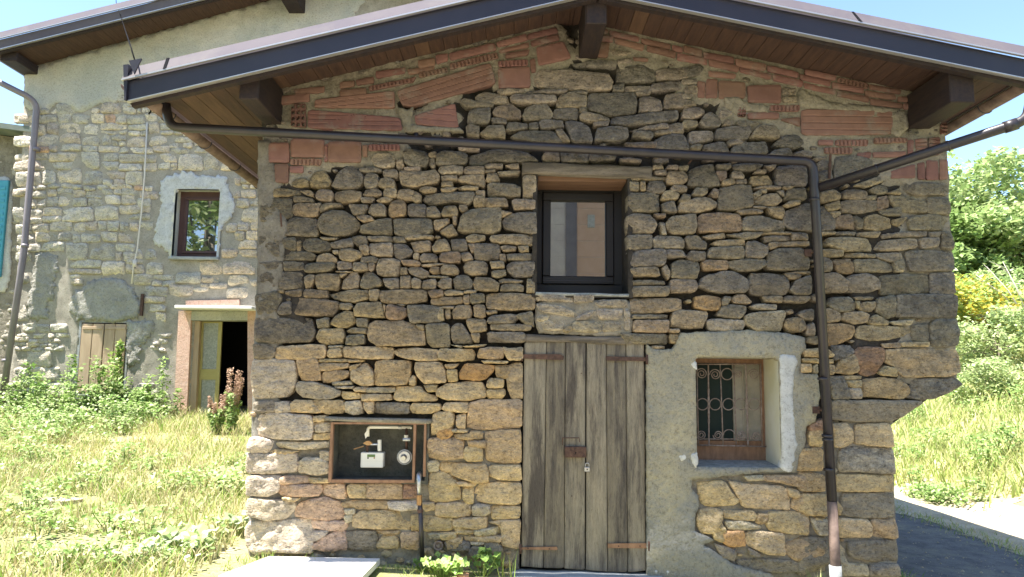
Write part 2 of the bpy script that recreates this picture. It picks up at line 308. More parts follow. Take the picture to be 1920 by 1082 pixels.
# ---- outlines of the stones and bricks of the facade (tile: x0, y0, scale; then polygons, with an optional tone letter)
T={'T1':(440,240,3.607),'T2':(440,500,3.607),'T3':(440,760,3.36),'T4':(820,240,3.381),'T5':(820,520,3.607),'T6':(820,780,3.583),
'T7':(1200,240,3.864),'T8':(1500,240,3.381),'T9':(1200,500,3.606),'T10':(1200,780,3.583),'T11':(1500,520,3.864),'T12':(1500,780,3.583),
'U1':(0,0,3),'U2':(640,0,3),'U3':(1280,0,3)}
STONES={'T1':"""922,215 945,178 1000,168 1070,175 1085,215 1075,255 1020,268 945,258
1095,215 1135,208 1142,255 1120,282 1092,270 m
1138,160 1160,142 1270,140 1305,165 1308,225 1290,255 1200,258 1150,235 d
1312,160 1360,158 1365,195 1330,200 1312,190
1318,205 1350,205 1352,255 1335,265 1315,245
1145,262 1250,260 1250,285 1148,285 m
505,345 530,300 575,285 610,290 650,360 625,400 560,402 500,390 y
385,370 410,345 460,340 495,355 495,395 420,398 382,385 y
655,395 700,300 745,260 800,250 840,275 868,320 860,370 820,405 740,410 g
845,270 930,262 990,275 985,292 900,298 850,290
870,360 880,310 920,298 965,315 970,360 950,402 885,402 d
1000,290 1020,275 1085,278 1105,300 1095,335 1010,330
965,370 985,340 1040,333 1075,350 1085,400 1010,402 970,390
1112,295 1140,278 1230,290 1290,290 1350,270 1385,320 1375,360 1310,375 1260,385 1170,395 1125,375 y
435,422 510,420 530,440 528,465 480,450
550,440 570,415 650,418 662,445 650,497 580,490 550,475 t
668,470 680,425 760,415 850,425 852,460 830,490 770,500 690,500
865,440 880,412 960,405 990,430 985,455 920,462 868,455
850,470 920,466 942,475 920,498 860,500
1000,440 1015,405 1080,402 1092,420 1090,465 1010,465
1095,470 1110,415 1170,405 1210,420 1195,480 1150,485
1190,478 1220,420 1258,450 1255,490 1225,502
1250,400 1300,392 1362,405 1350,428 1280,432 1250,420
955,485 1000,463 1065,470 1050,495 980,502
1040,560 1050,510 1085,478 1130,478 1155,515 1150,590 1060,598 1040,585 o
1265,480 1300,440 1400,432 1610,428 1625,440 1610,490 1570,515 1500,495 1420,500 1330,515 d
170,430 300,405 430,420 440,450 300,462 180,460 y
170,465 380,462 390,600 170,640 g
400,455 525,475 530,500 400,500
390,560 400,515 440,508 560,512 575,550 560,592 460,600 395,588 t
555,510 585,505 580,530 560,528
590,520 620,505 715,508 720,525 640,540 580,570 580,540
765,512 895,512 895,540 860,582 800,585
900,570 915,510 990,505 1018,530 1018,590 930,588
1165,520 1190,508 1280,505 1292,530 1290,598 1170,590 d
1298,535 1355,528 1390,575 1390,598 1300,598
1398,570 1420,520 1485,518 1505,545 1505,592 1405,595
565,620 600,575 660,552 740,560 800,595 845,645 830,680 760,720 660,728 580,705 565,660 g
820,590 870,585 920,595 940,625 870,635 830,610 m
845,705 850,660 960,615 1055,602 1058,718 990,722 900,712 d
1072,610 1330,608 1338,690 1300,720 1190,748 1130,735 1080,715 d
1150,750 1160,725 1330,722 1345,735 1320,748 1180,752
1345,625 1450,605 1445,640 1380,688 1350,680
1472,598 1500,595 1498,650 1478,655
1385,705 1465,645 1505,715 1440,732
345,640 380,605 550,608 558,640 556,730 420,728 330,720 g
320,745 400,738 412,760 410,825 325,825 d
418,765 445,762 443,830 420,828
455,742 540,742 640,770 640,820 560,838 490,835 455,800
575,735 690,738 680,750 600,755
640,770 780,738 795,760 790,800 680,815 645,800
785,735 850,725 885,735 890,780 830,800 800,770
840,795 885,785 905,800 905,850 870,858 845,825
895,728 1060,730 1062,768 980,768 900,755
905,775 1062,775 1068,830 1060,870 930,860 910,840 y
1072,732 1140,735 1155,770 1075,770
1072,780 1150,782 1205,830 1190,860 1120,890 1080,870 d
1185,770 1310,758 1322,770 1322,830 1220,840 1200,800
1335,800 1365,755 1420,742 1450,790 1458,830 1340,835
315,835 370,830 500,832 545,860 530,890 330,895 g
550,905 560,860 600,845 650,850 685,880 685,912 600,915
660,825 700,825 698,850 665,848 w
705,870 710,818 790,812 855,840 858,865 800,900 720,890
850,905 860,870 930,865 965,880 950,910 870,912
690,940 695,900 780,900 795,950 700,958
800,960 802,908 890,912 900,960 830,968
905,915 945,915 940,950 920,968 905,960
470,965 485,915 570,905 665,908 672,935 640,965 560,978 480,975
955,950 975,885 1070,880 1115,895 1118,960 1100,1000 1000,1000 965,985
1128,895 1220,890 1255,910 1240,935 1140,925 o
1205,860 1215,840 1243,842 1240,890 1208,885
1250,875 1270,850 1350,845 1370,870 1365,905 1260,902
1385,870 1400,840 1515,835 1530,870 1520,905 1440,912 1390,900 r
1265,918 1400,912 1440,918 1320,935 1270,932
1315,965 1335,935 1380,940 1380,985 1340,985 o
1390,955 1410,925 1480,922 1515,955 1505,990 1430,992 1395,985
1170,955 1185,938 1250,938 1312,975 1305,1005 1260,1015 1190,985
1120,940 1162,938 1165,985 1120,990
155,908 320,900 325,965 165,965 g
330,900 460,905 465,960 335,968 g
160,660 300,650 305,890 165,890 g""",
'T2':"""150,42 290,36 292,148 220,152 175,130 150,100 g
296,36 440,36 462,60 455,145 380,150 296,150 g
470,70 500,50 540,55 540,80 510,140 475,145
545,60 560,48 700,45 705,90 690,155 560,150 545,110
675,28 760,28 800,35 720,42
700,50 760,45 720,72
718,145 730,95 780,40 820,28 838,80 830,140 770,150
845,115 870,30 930,35 992,95 985,125 900,148 850,140
1000,80 1105,75 1110,145 1060,152 1020,130
1118,65 1185,58 1188,142 1120,145
1195,85 1215,72 1258,90 1255,142 1200,142
1265,145 1275,95 1350,80 1365,100 1355,148
1372,110 1420,68 1465,80 1462,145 1400,148
1315,60 1440,62 1430,75 1320,72
280,155 330,152 325,178 290,178
330,195 335,165 450,150 445,195 400,202
465,190 470,150 620,158 620,210 560,215 470,205
630,182 700,170 780,155 895,158 900,215 810,240 740,235 660,212
908,160 970,152 975,185 960,228 910,225
975,180 990,160 1090,155 1290,152 1298,230 1200,248 1060,248 985,240 t
1300,160 1400,155 1410,195 1330,212 r
1325,215 1400,205 1540,200 1540,245 1440,260 1325,255
130,190 280,165 320,200 280,320 150,330 135,260 g
285,300 320,240 375,235 380,320 300,325
385,320 390,225 430,208 600,222 695,235 698,280 660,335 500,330 t
700,285 710,245 780,245 795,270 770,292
802,290 830,245 980,235 1000,290 1010,345 810,335 y
648,375 670,340 740,298 795,305 815,375 760,410 690,410 650,392
820,350 895,348 892,408 825,405
1000,255 1018,258 1015,318 1005,300
1022,340 1025,262 1060,255 1160,280 1155,330 1120,362 1040,355 r
1085,255 1145,252 1140,268
1165,262 1250,255 1405,270 1412,330 1400,375 1190,380 1170,320
1405,268 1480,265 1475,282 1410,280
1425,290 1455,288 1458,345 1425,345
135,345 300,342 510,348 540,450 500,510 300,515 140,510 g
550,360 630,342 632,410 560,415
545,480 570,420 725,415 735,470 720,520 600,528 560,510
755,435 790,412 880,415 880,452 770,448
750,525 755,465 870,458 872,520 800,532
890,455 905,385 940,365 1130,362 1205,385 1280,430 1285,530 1150,535 960,535 905,500 t
1225,390 1280,395 1278,430 1240,420
1292,400 1300,385 1450,385 1455,540 1330,545 1300,510
125,520 265,525 268,600 240,625 130,620 g
270,575 290,540 520,525 600,528 612,580 600,618 440,628 275,625
632,535 720,530 720,545 640,550
618,600 640,555 710,552 718,610 640,618
720,570 740,538 1000,540 1065,545 1068,590 1050,625 900,625 740,615 y
1065,580 1100,555 1200,548 1370,560 1372,635 1250,638 1110,612 y
120,630 250,622 400,635 412,700 400,820 340,885 130,890 110,760 w
415,640 430,620 555,625 570,700 580,770 450,772 430,740
568,625 750,622 750,645 570,648
570,660 590,652 765,655 765,685 640,705 570,705
588,740 600,710 680,698 770,705 770,740 700,775 590,788
760,628 865,628 860,645 770,648
775,670 850,655 800,712 778,712
780,715 880,648 935,720 932,805 850,805 790,770
950,640 1000,632 1170,635 1190,650 1185,740 1160,800 950,805 935,760 t
1215,700 1225,645 1390,645 1420,700 1430,785 1280,790 1240,750 y
1180,760 1200,735 1220,745 1218,805 1180,800
1420,662 1515,655 1480,690 1430,690
1432,700 1500,695 1505,775 1440,780
408,820 420,780 530,778 640,810 710,840 705,870 640,895 560,900 450,880 410,850
655,780 785,772 790,800 660,802
670,808 800,808 790,826 680,824
800,830 820,815 890,812 885,848 810,845
885,820 1078,812 1075,850 950,855 890,850
1070,885 1090,810 1260,808 1280,850 1360,880 1365,910 1180,912 1080,905 y
1275,800 1365,798 1362,845 1300,848
720,845 840,855 840,895 740,898 722,880
850,862 1050,862 1055,905 860,908
120,920 260,905 270,980 130,985 g
270,920 350,912 375,950 370,985 280,988 w
355,960 400,905 520,905 550,960 620,985 560,990 380,985
520,905 720,905 740,940 725,990 620,1000 560,960 y
745,915 850,910 862,960 860,995 800,1002 740,985 w
870,915 935,912 935,990 900,992 875,960
940,930 960,920 1170,925 1172,995 1020,998 940,990 g
1182,950 1200,925 1385,928 1388,970 1320,995 1200,992 y
538,1015 605,1010 608,1045 540,1048""",
'T3':"""125,130 160,55 220,45 480,65 490,110 480,215 300,215 170,200 130,180 w
498,70 570,65 570,100 500,100
500,110 605,105 605,165 510,170
495,180 600,175 600,218 500,218
80,250 90,205 150,200 240,225 225,275 200,300 100,298 80,280 w
265,235 300,228 450,235 590,230 590,268 460,275 360,285 300,280 265,260 w
220,290 260,278 400,288 300,318 225,310
70,400 80,300 200,310 380,300 388,360 380,425 200,432 75,428 w
400,360 440,330 530,335 595,360 590,430 520,440 400,425 w
535,290 595,292 595,350 540,350
70,470 90,445 220,440 285,445 280,540 200,575 70,570 w
285,455 330,445 455,448 460,490 290,498 m
265,540 285,500 540,498 545,540 520,575 300,575 m
462,460 595,462 590,488 470,490
305,580 400,585 380,605 310,602
550,500 690,495 700,560 690,590 620,592 555,570 m
710,510 730,495 825,500 825,585 715,585
830,495 1050,490 1055,595 830,592 t
1062,500 1145,498 1148,585 1060,590 r
75,640 85,590 150,588 370,605 375,650 320,715 200,725 85,690 w
370,690 400,620 480,595 560,580 660,610 690,715 620,728 380,705 m
668,620 750,600 955,605 960,655 820,658 680,650
690,660 750,655 755,685 700,688
965,610 1150,605 1148,660 1040,668 970,655 w
690,700 740,690 740,730 700,745
745,700 800,665 1050,662 1100,700 1105,790 880,782 745,770 y
485,725 700,735 705,760 690,795 600,795 490,780 m
80,740 200,730 480,718 490,800 485,935 280,925 130,940 70,900 60,800 w
475,830 500,795 585,792 570,820 510,855 475,850 w
490,880 560,830 640,795 700,800 700,915 560,920 490,905 m
700,800 880,790 895,830 890,920 700,920 g
885,792 1030,795 1025,815 890,818
885,880 930,825 1000,822 1030,860 1025,905 900,900
1045,810 1152,800 1155,912 1050,908
1175,620 1255,612 1260,660 1200,672
1185,700 1370,710 1372,790 1190,798 y
1110,700 1160,695 1160,795 1110,795
1220,810 1380,805 1390,835 1300,850 1230,840
1255,50 1370,45 1385,70 1370,140 1355,190 1240,190 1240,110 y
1368,155 1400,150 1395,172 1370,170
1212,225 1240,205 1380,208 1440,220 1440,335 1300,345 1215,325 t
1210,360 1270,348 1285,370 1280,420 1215,425
1225,430 1330,420 1400,480 1430,590 1330,615 1230,610 1220,500 y
1265,655 1270,620 1480,612 1490,665 1480,700 1380,712 1270,700 y
1378,720 1465,725 1462,790 1390,800 1375,765
1330,840 1430,835 1430,900 1340,910
1175,915 1240,905 1250,950 1190,960""",
'T4':"""-5,165 20,145 160,138 190,165 185,215 100,235 -10,225 g
135,112 260,108 260,132 140,135
200,215 205,160 330,135 450,125 560,150 640,205 500,215 380,205 300,225 220,228 d
665,180 680,150 770,145 775,210 680,212
780,150 960,150 960,215 790,212 d
965,200 970,155 1140,165 1120,200 1000,208 d
1165,185 1300,190 1290,215 1170,212
0,262 20,235 160,240 155,285 30,288
165,280 180,240 295,238 295,290 200,292
302,228 410,222 410,252 310,252
430,235 515,222 518,255 480,258
302,260 365,258 360,278 305,278
385,275 525,262 510,292 395,298
22,300 120,295 122,328 30,330
125,320 150,295 290,292 300,330 298,368 220,355 140,335
308,330 320,285 375,278 395,330 340,345
25,338 95,335 95,370 28,372
22,385 60,375 125,378 90,402 30,402
130,375 180,362 255,368 250,392 150,390
240,395 298,392 298,428 245,425
318,360 340,345 470,352 525,375 525,430 320,430
540,320 560,295 628,298 628,440 540,435 545,380
228,470 240,432 300,430 300,498 235,495
302,440 430,440 452,495 305,498
475,460 490,448 620,450 620,512 485,515
138,485 180,480 195,515 160,530 140,515
128,650 150,555 220,510 330,498 405,500 400,640 350,665 200,662 g
402,520 480,535 410,562
408,590 430,560 480,540 560,530 625,535 628,670 520,658 430,635 d
335,700 345,678 480,672 620,675 622,740 500,735 350,722
180,690 220,668 300,680 300,705 240,725 190,720
85,705 175,698 190,740 188,775 95,780
195,735 235,730 238,780 215,790
235,830 238,730 390,728 398,770 390,830 300,835 g
402,750 430,740 500,750 495,775 420,780
510,750 575,745 580,780 530,788
395,798 430,795 435,838 398,838
442,795 618,790 618,838 445,835
140,790 200,782 228,830 160,842
165,880 180,842 300,840 320,870 310,925 220,932 170,910 y
335,845 420,838 425,885 345,888
345,905 430,895 435,930 380,948 348,940
438,870 460,848 615,842 615,940 490,945 445,905 d
100,960 130,930 190,928 222,975 215,1020 110,1025 d
0,1000 30,945 90,950 85,1010 40,1020
225,990 245,940 340,950 392,985 385,1030 240,1030 t
392,960 420,952 540,965 530,978 400,980
400,1030 410,990 500,975 548,1000 545,1035 g
565,1040 570,955 618,950 618,1045""",
'T5':"""0,85 38,85 38,125 0,128
45,95 80,82 170,92 172,115 60,122
180,90 260,85 260,105 185,108
175,118 215,115 215,178 178,175
218,165 225,110 315,110 318,165 240,178
328,165 330,110 400,102 640,112 662,140 655,215 520,222 340,215 t
0,200 35,200 45,290 0,292
30,195 110,195 100,210 40,208
52,225 80,220 85,275 55,278
95,235 130,190 220,182 235,240 220,275 110,278
245,200 260,182 318,185 325,260 300,275 250,262
330,225 400,222 400,240 340,250
335,300 360,260 500,245 560,260 520,310 350,312 g
195,290 210,278 325,280 332,360 225,378 205,330
362,315 560,315 635,325 630,355 560,362 370,355
520,255 640,230 658,330 600,320 g
90,350 120,310 170,315 240,420 235,445 110,450 92,400
225,382 285,378 280,440 250,442
340,370 590,368 595,440 345,438 g
90,455 165,460 160,480
175,465 330,450 300,470 190,472
5,500 20,482 240,485 252,520 240,560 100,570 10,560 y
270,530 285,480 370,470 440,475 455,510 440,550 380,555 275,545 t
300,562 475,565 470,582 320,582
145,650 190,580 380,595 385,630 330,685 290,702 150,690 o
390,600 470,590 490,620 480,685 400,680
330,730 350,682 450,690 445,750 335,748
335,760 455,755 458,800 430,825 340,820 y
460,600 575,570 578,820 500,825 470,740 y
440,470 500,480 578,470 575,560 480,560 450,510 y
-10,760 60,720 180,705 300,708 330,760 330,815 200,838 60,830 -10,800 y
25,890 60,848 205,845 200,915 60,910
0,860 15,865 10,900 0,900
200,950 220,850 300,830 568,828 568,1015 420,1035 250,1030 195,1010 t
128,940 190,925 185,1025 145,1028 128,1000
-10,915 90,908 112,960 105,1005 -10,1020 y
0,1030 100,1022 100,1070 60,1095 0,1090 o
670,110 790,110 915,118 915,165 750,160 670,155 w
925,120 1060,115 1055,165 930,172 w
1060,175 1100,150 1280,150 1285,205 1110,200 w
670,180 820,185 930,230 920,270 800,250 700,235 w
680,262 760,255 740,300 670,300 w
680,320 740,285 860,300 850,355 690,362 w
855,340 900,325 915,350 880,375 855,365
920,300 1050,290 1115,300 1105,370 950,368 915,345 w
940,270 1060,215 1080,230 1010,285 945,290 w
1125,295 1245,300 1255,365 1120,365 w
1065,210 1255,215 1245,285 1100,280 w
1260,160 1300,160 1305,350 1270,350 w""",
'T6':"""98,92 200,95 195,112 105,112
115,130 130,118 215,118 220,100 298,108 298,155 220,160 125,158
205,165 320,170 318,215 215,208
320,115 400,100 560,95 562,315 440,322 330,300 318,200 t
180,225 200,208 290,210 302,250 300,305 200,305 180,280 y
18,345 30,308 120,318 320,325 335,360 340,445 240,450 130,410 60,385 20,375 t
345,345 380,330 558,335 560,432 500,435 400,425 350,400
122,450 180,442 262,455 240,475 150,472
170,485 240,482 240,590 195,595 170,560
250,500 290,455 400,448 560,455 560,590 500,600 270,580 248,540 y
235,610 260,595 350,600 355,650 320,675 240,670
360,620 380,605 555,610 550,690 370,695 y
105,720 150,690 300,680 330,690 328,755 250,762 110,745 y
345,720 420,700 555,700 550,900 430,870 425,745 y
125,770 245,765 245,800 130,795
250,770 425,745 428,800 260,805
180,812 428,808 420,850 190,848
50,850 150,838 215,860 215,905 60,910 g
225,850 310,852 300,870 230,872
215,900 240,880 310,880 330,920 300,950 205,945 g
315,860 400,850 440,880 430,960 340,970 g
0,790 120,785 120,835 30,835""",
'T7':"""115,80 200,35 320,38 365,150 240,155 120,145 d
640,90 680,68 780,78 785,100 660,118
370,130 420,112 460,120 440,155 372,150
465,150 470,120 620,85 665,170 560,165 g
670,170 690,115 920,85 935,180 830,185 d
975,110 1050,50 1150,40 1220,110 1130,145 1000,125 d
935,190 990,150 1080,142 1120,190 1010,195 d
1130,170 1190,158 1255,170 1250,205 1140,195
110,15 250,10 250,28 115,40
0,275 85,272 88,335 0,335 d
90,300 100,268 160,265 175,295
190,290 215,265 275,268 278,298
285,275 350,270 350,302 290,300
108,310 190,300 195,335 110,335
-75,345 190,345 190,372 -70,375
-75,385 -5,385 0,450 -70,455
5,385 40,380 42,450 5,452
50,460 70,380 170,378 188,430 175,465 100,468 d
195,400 205,310 320,305 350,340 345,380 310,405
355,410 365,300 430,265 540,255 550,320 595,410 460,425 g
558,262 660,252 665,285 610,305 570,295
555,310 625,310 628,360 590,378 560,340 r
670,360 680,310 740,305 762,340 755,362
680,255 900,255 870,295 780,305 690,300 d
835,320 860,298 920,300 915,325
905,270 990,262 970,300
600,400 605,370 680,362 695,400 620,415
700,365 775,362 778,402 710,405
805,390 815,345 930,342 970,390 960,412 820,410
995,410 1000,275 1090,262 1215,270 1215,415 1080,415 g
228,430 250,410 342,415 342,460 240,458
380,480 410,430 490,435 490,470 450,490
515,470 540,435 575,445 572,498 530,495
575,595 580,430 640,415 805,410 820,450 820,570 700,590 g
830,430 900,415 1022,418 1020,440 850,440
1040,420 1125,418 1080,445 1045,440
1050,515 1080,430 1210,425 1212,515 d
825,470 870,450 885,480 830,520
870,440 920,445 920,470 880,465
1000,450 1045,450 1050,495 1020,480
830,540 850,500 940,470 1000,475 1038,520 1000,555 900,562 y
160,510 180,455 240,448 290,475 275,510 200,518
290,520 320,475 372,478 370,520 300,535
280,590 300,535 440,492 510,500 560,530 562,570 480,595 400,612 300,600 y
160,545 245,520 272,608 180,605
-85,470 80,462 145,475 148,600 -85,605
705,600 720,590 890,582 890,612 740,622
830,560 920,565 915,580 830,578
930,570 1050,560 1058,600 1040,655 950,620
1045,560 1090,525 1170,518 1160,550 1080,570
1045,680 1060,600 1220,535 1380,560 1440,640 1410,740 1225,745 1100,738 1060,700 d
185,690 230,640 410,615 412,700 400,765 250,765 200,740
425,650 450,615 600,610 720,625 740,680 735,745 560,750 430,755 o
745,700 760,640 860,628 1060,675 1062,740 900,745 750,742
105,618 185,620 185,645 130,645 r
-95,640 -40,615 80,625 130,690 100,755 -90,762
150,680 180,678 195,765 165,768 w
95,800 130,775 300,778 325,820 320,868 110,868 w
330,800 350,778 420,780 488,830 480,875 360,870
460,780 610,755 630,790 500,800
630,770 800,752 900,755 860,790 760,805
905,750 1100,750 1100,768 910,768
905,780 1098,775 1098,810 920,825
1105,755 1230,755 1230,805 1110,810
-90,770 90,770 90,875 -85,880
530,830 560,810 760,805 770,845 600,855
500,920 520,860 750,855 765,900 755,940 600,945 520,940
768,900 780,820 850,812 938,850 935,900 900,938 780,935 g
940,830 1000,825 1000,860 950,880
1005,825 1230,815 1235,850 1010,855
925,990 940,900 1000,870 1180,865 1235,950 1230,1025 1060,1030 935,1020 d
-80,880 180,875 195,930 180,995 -70,1000 d
185,900 200,875 310,885 342,930 200,938
350,920 370,888 480,895 480,950 400,960 355,945
455,970 480,950 635,960 638,1025 470,1028 o
640,960 800,945 920,945 930,990 860,1030 720,1035 650,1000
-70,1005 125,1005 148,1070 -60,1075""",
'T8':"""118,220 150,195 215,205 215,262 130,265
120,270 200,262 205,330 125,335
95,185 205,178 120,205
225,180 330,165 500,200 560,200 420,260 240,320 225,300 g
345,360 480,310 570,285 560,330 430,375
125,440 150,400 230,385 275,420 260,450 150,470 y
285,440 300,385 370,378 430,395 430,445 340,455
440,390 500,360 560,365 555,410 490,420
560,410 640,380 640,420 590,420
430,430 490,425 480,455 420,455
170,480 260,455 262,510 190,525
265,465 300,455 490,455 495,520 400,540 270,530
495,440 560,425 570,500 500,520 r
195,530 260,525 265,545 220,570
220,600 250,550 330,545 362,640 240,625 r
335,560 375,545 410,580 400,635 370,635
415,560 480,545 580,575 590,630 480,650 410,630
510,520 640,500 640,555 530,550
570,425 700,430 820,470 800,540 640,530 580,470
640,340 940,345 955,420 750,425 650,380 g
815,440 955,430 960,545 810,540 g
690,580 720,555 850,545 960,560 970,645 700,645 g
590,580 690,560 640,620 600,610
140,655 225,655 225,672 140,675
235,655 360,655 350,678 240,675
370,660 510,655 500,690 380,685
530,670 700,655 810,650 800,685 620,690 540,700
165,740 190,690 300,685 430,700 465,740 465,780 300,778 y
480,770 520,710 740,700 745,760 600,780
760,700 890,690 885,750 780,765
825,660 895,658 890,690 830,690
905,655 975,655 980,762 905,760 g
140,765 285,765 280,810 145,820
305,785 480,800 480,822 305,815
215,830 330,825 350,900 340,922 250,915 o
350,830 500,830 600,860 590,910 360,915
490,790 640,790 660,860 600,850 500,825
600,830 665,820 660,910 605,910
670,780 985,770 988,900 700,910 g
145,815 200,820 210,905 150,910
150,1040 155,920 240,915 315,965 300,1040
300,1035 320,935 430,920 505,960 510,1020 420,1045
515,930 820,925 830,1050 520,1060 g
830,920 990,910 995,1050 835,1055 d""",
'T9':"""-60,95 0,88 170,92 170,122 -50,125
-60,132 195,132 200,170 190,198 -60,202
-60,212 280,210 285,290 180,305 60,318 -60,315 t
-40,325 190,322 190,350 -50,352
-40,360 205,360 200,415 190,445 -40,440 m
-130,450 190,455 192,525 -100,520 g
202,420 268,420 265,445 210,445
205,455 268,452 268,520 210,515
80,535 170,535 168,555 85,555
155,5 185,-20 208,30 205,70 195,85 165,40
215,75 225,-30 280,-55 400,-40 405,5 390,80 g
205,130 215,85 385,85 395,140 370,170 210,175
402,130 440,60 580,28 640,30 740,85 742,140 720,175 560,178 480,165 g
745,110 760,40 900,42 1000,60 1018,130 1000,185 870,198 750,180 g
985,40 1100,50 1095,85 1010,80
1000,35 1160,25 1160,48 1020,45
1020,160 1060,90 1160,55 1170,185 1060,185 d
375,240 380,200 470,192 555,205 550,250 545,292 430,290 375,275 o
560,230 575,200 620,205 600,255 562,262
625,215 660,185 720,190 762,235 745,248 640,245
840,198 975,195 972,240 860,238
980,225 1000,195 1155,195 1162,215 1120,245 1000,240
525,330 560,270 610,252 720,265 722,300 690,345 600,345
755,265 800,250 930,252 925,290 790,290 w
215,360 230,305 290,292 465,300 465,340 435,380 435,412 330,418 220,405 y
720,330 760,310 980,295 985,330 960,440 800,445 715,380 w
455,370 480,350 715,360 720,380 700,430 480,435 w
990,360 1050,340 1110,350 1125,400 1110,440 1020,445 985,400
1080,320 1120,290 1180,285 1180,360 1100,345
1130,400 1185,375 1190,470 1130,460
1100,570 1200,560 1200,610 1120,605
1100,620 1200,620 1200,650 1110,645
1095,660 1160,655 1160,715 1095,710
1175,670 1210,660 1210,725 1175,720""",
'T10':"""400,530 395,450 570,440 620,520 680,570 640,600 500,615 430,600 y
600,440 700,455 960,475 1000,500 1018,640 840,630 700,615 680,570 625,480 y
710,405 830,400 835,435 730,435
840,400 1100,400 1245,430 1248,510 1100,490 950,450 840,440
1000,490 1060,500 1080,540 1060,552 1010,540
1025,600 1040,560 1100,525 1255,530 1258,672 1140,672 1030,625
400,640 480,620 560,640 555,700 500,790 410,790 380,700 y
570,640 760,640 790,670 770,708 580,695
790,690 800,660 865,662 865,705 830,735 790,725
580,710 700,705 835,750 830,775 600,765
860,740 870,650 1000,645 1130,660 1145,700 1130,800 1000,790 880,775 y
1165,720 1180,690 1260,690 1262,800 1200,800
490,760 540,700 580,770 560,850 500,830 y
700,800 760,780 970,790 980,945 850,930 740,880 y
560,780 700,770 720,880 600,880 560,850 o
735,895 820,935 800,952 745,935 g
985,850 1100,820 1240,840 1250,940 1050,975 985,920
500,860 650,900 640,980 560,960 g
660,970 900,965 1100,980 1250,990 1250,1050 700,1060 g
1145,60 1240,20 1240,100 1150,110 r
1140,120 1235,130 1230,210 1150,200
1050,240 1240,220 1240,370 1060,370""",
'T11':"""405,140 540,138 545,160 420,165
210,180 250,140 380,140 415,200 400,240 300,250 215,210
440,210 460,180 555,175 555,215 520,250 445,240
410,170 435,175 432,225 415,215
700,130 830,120 1150,122 1155,290 900,290 700,285 d
570,150 690,130 700,280 640,300 560,250 g
5,260 60,235 105,230 105,310 30,300
190,225 250,225 310,260 300,320 200,325 t
305,300 330,250 450,245 505,270 495,325 400,340
505,300 560,270 650,320 640,345 510,345
195,340 300,332 400,350 410,390 380,440 250,500 205,495 o
415,400 440,350 620,350 820,365 815,420 640,455 520,460 420,435 y
660,320 820,305 810,345 700,345 w
820,350 950,335 945,460 830,460
955,330 1000,305 1150,300 1165,380 1160,490 1080,505 960,495 d
740,470 945,465 940,500 750,500
600,480 735,472 730,510 620,510
0,290 40,305 45,375 0,395
35,520 200,510 250,560 240,580 40,580
25,590 250,592 245,625 40,620
10,625 80,630 80,690 10,690
215,630 260,640 255,700 220,705
225,490 380,490 410,540 330,590 260,600 d
265,690 300,600 410,550 430,680 370,705 t
400,545 440,505 620,505 618,600 560,700 500,718 440,700 r
625,525 750,515 1150,515 1168,600 1165,690 1060,720 760,725 690,650 630,620 t
570,690 620,640 700,660 715,720 600,710
220,715 320,720 375,880 240,885 g
325,712 458,712 455,740 330,740
335,748 448,745 445,795 350,800
355,805 458,800 455,878 380,880
465,740 600,725 740,740 810,800 812,840 770,885 600,875 465,865 t
740,735 1130,732 1180,775 1100,830 980,880 900,890 790,875 815,820 d
245,890 900,895 905,915 780,1000 660,1055 400,1050 245,1030 g""",
'T12':"""70,110 100,50 150,50 155,200 80,180
230,60 330,50 370,100 375,180 300,212 240,210
385,190 395,60 600,50 625,70 630,212 480,200
0,230 150,215 165,290 160,375 60,370 0,360
265,320 280,225 380,205 635,220 640,390 540,392 400,375 280,380 d
0,385 60,380 170,400 172,510 60,510 0,500
255,395 640,400 642,510 400,512 255,508 y
0,525 180,530 185,670 80,670 0,640 y
245,560 290,620 285,665 265,668
290,560 300,520 640,520 645,680 420,690 285,670 g
0,660 70,690 60,760 0,800
80,690 185,690 190,800 130,800 95,740
265,690 470,700 498,760 490,825 270,820 y
480,700 655,690 665,830 510,820 500,740
330,850 665,835 670,990 470,985 340,950 g
0,820 190,820 200,1000 0,1080 g
275,860 320,900 325,990 460,1000 470,1080 290,1080
480,1000 670,1000 680,1080 480,1080 g""",
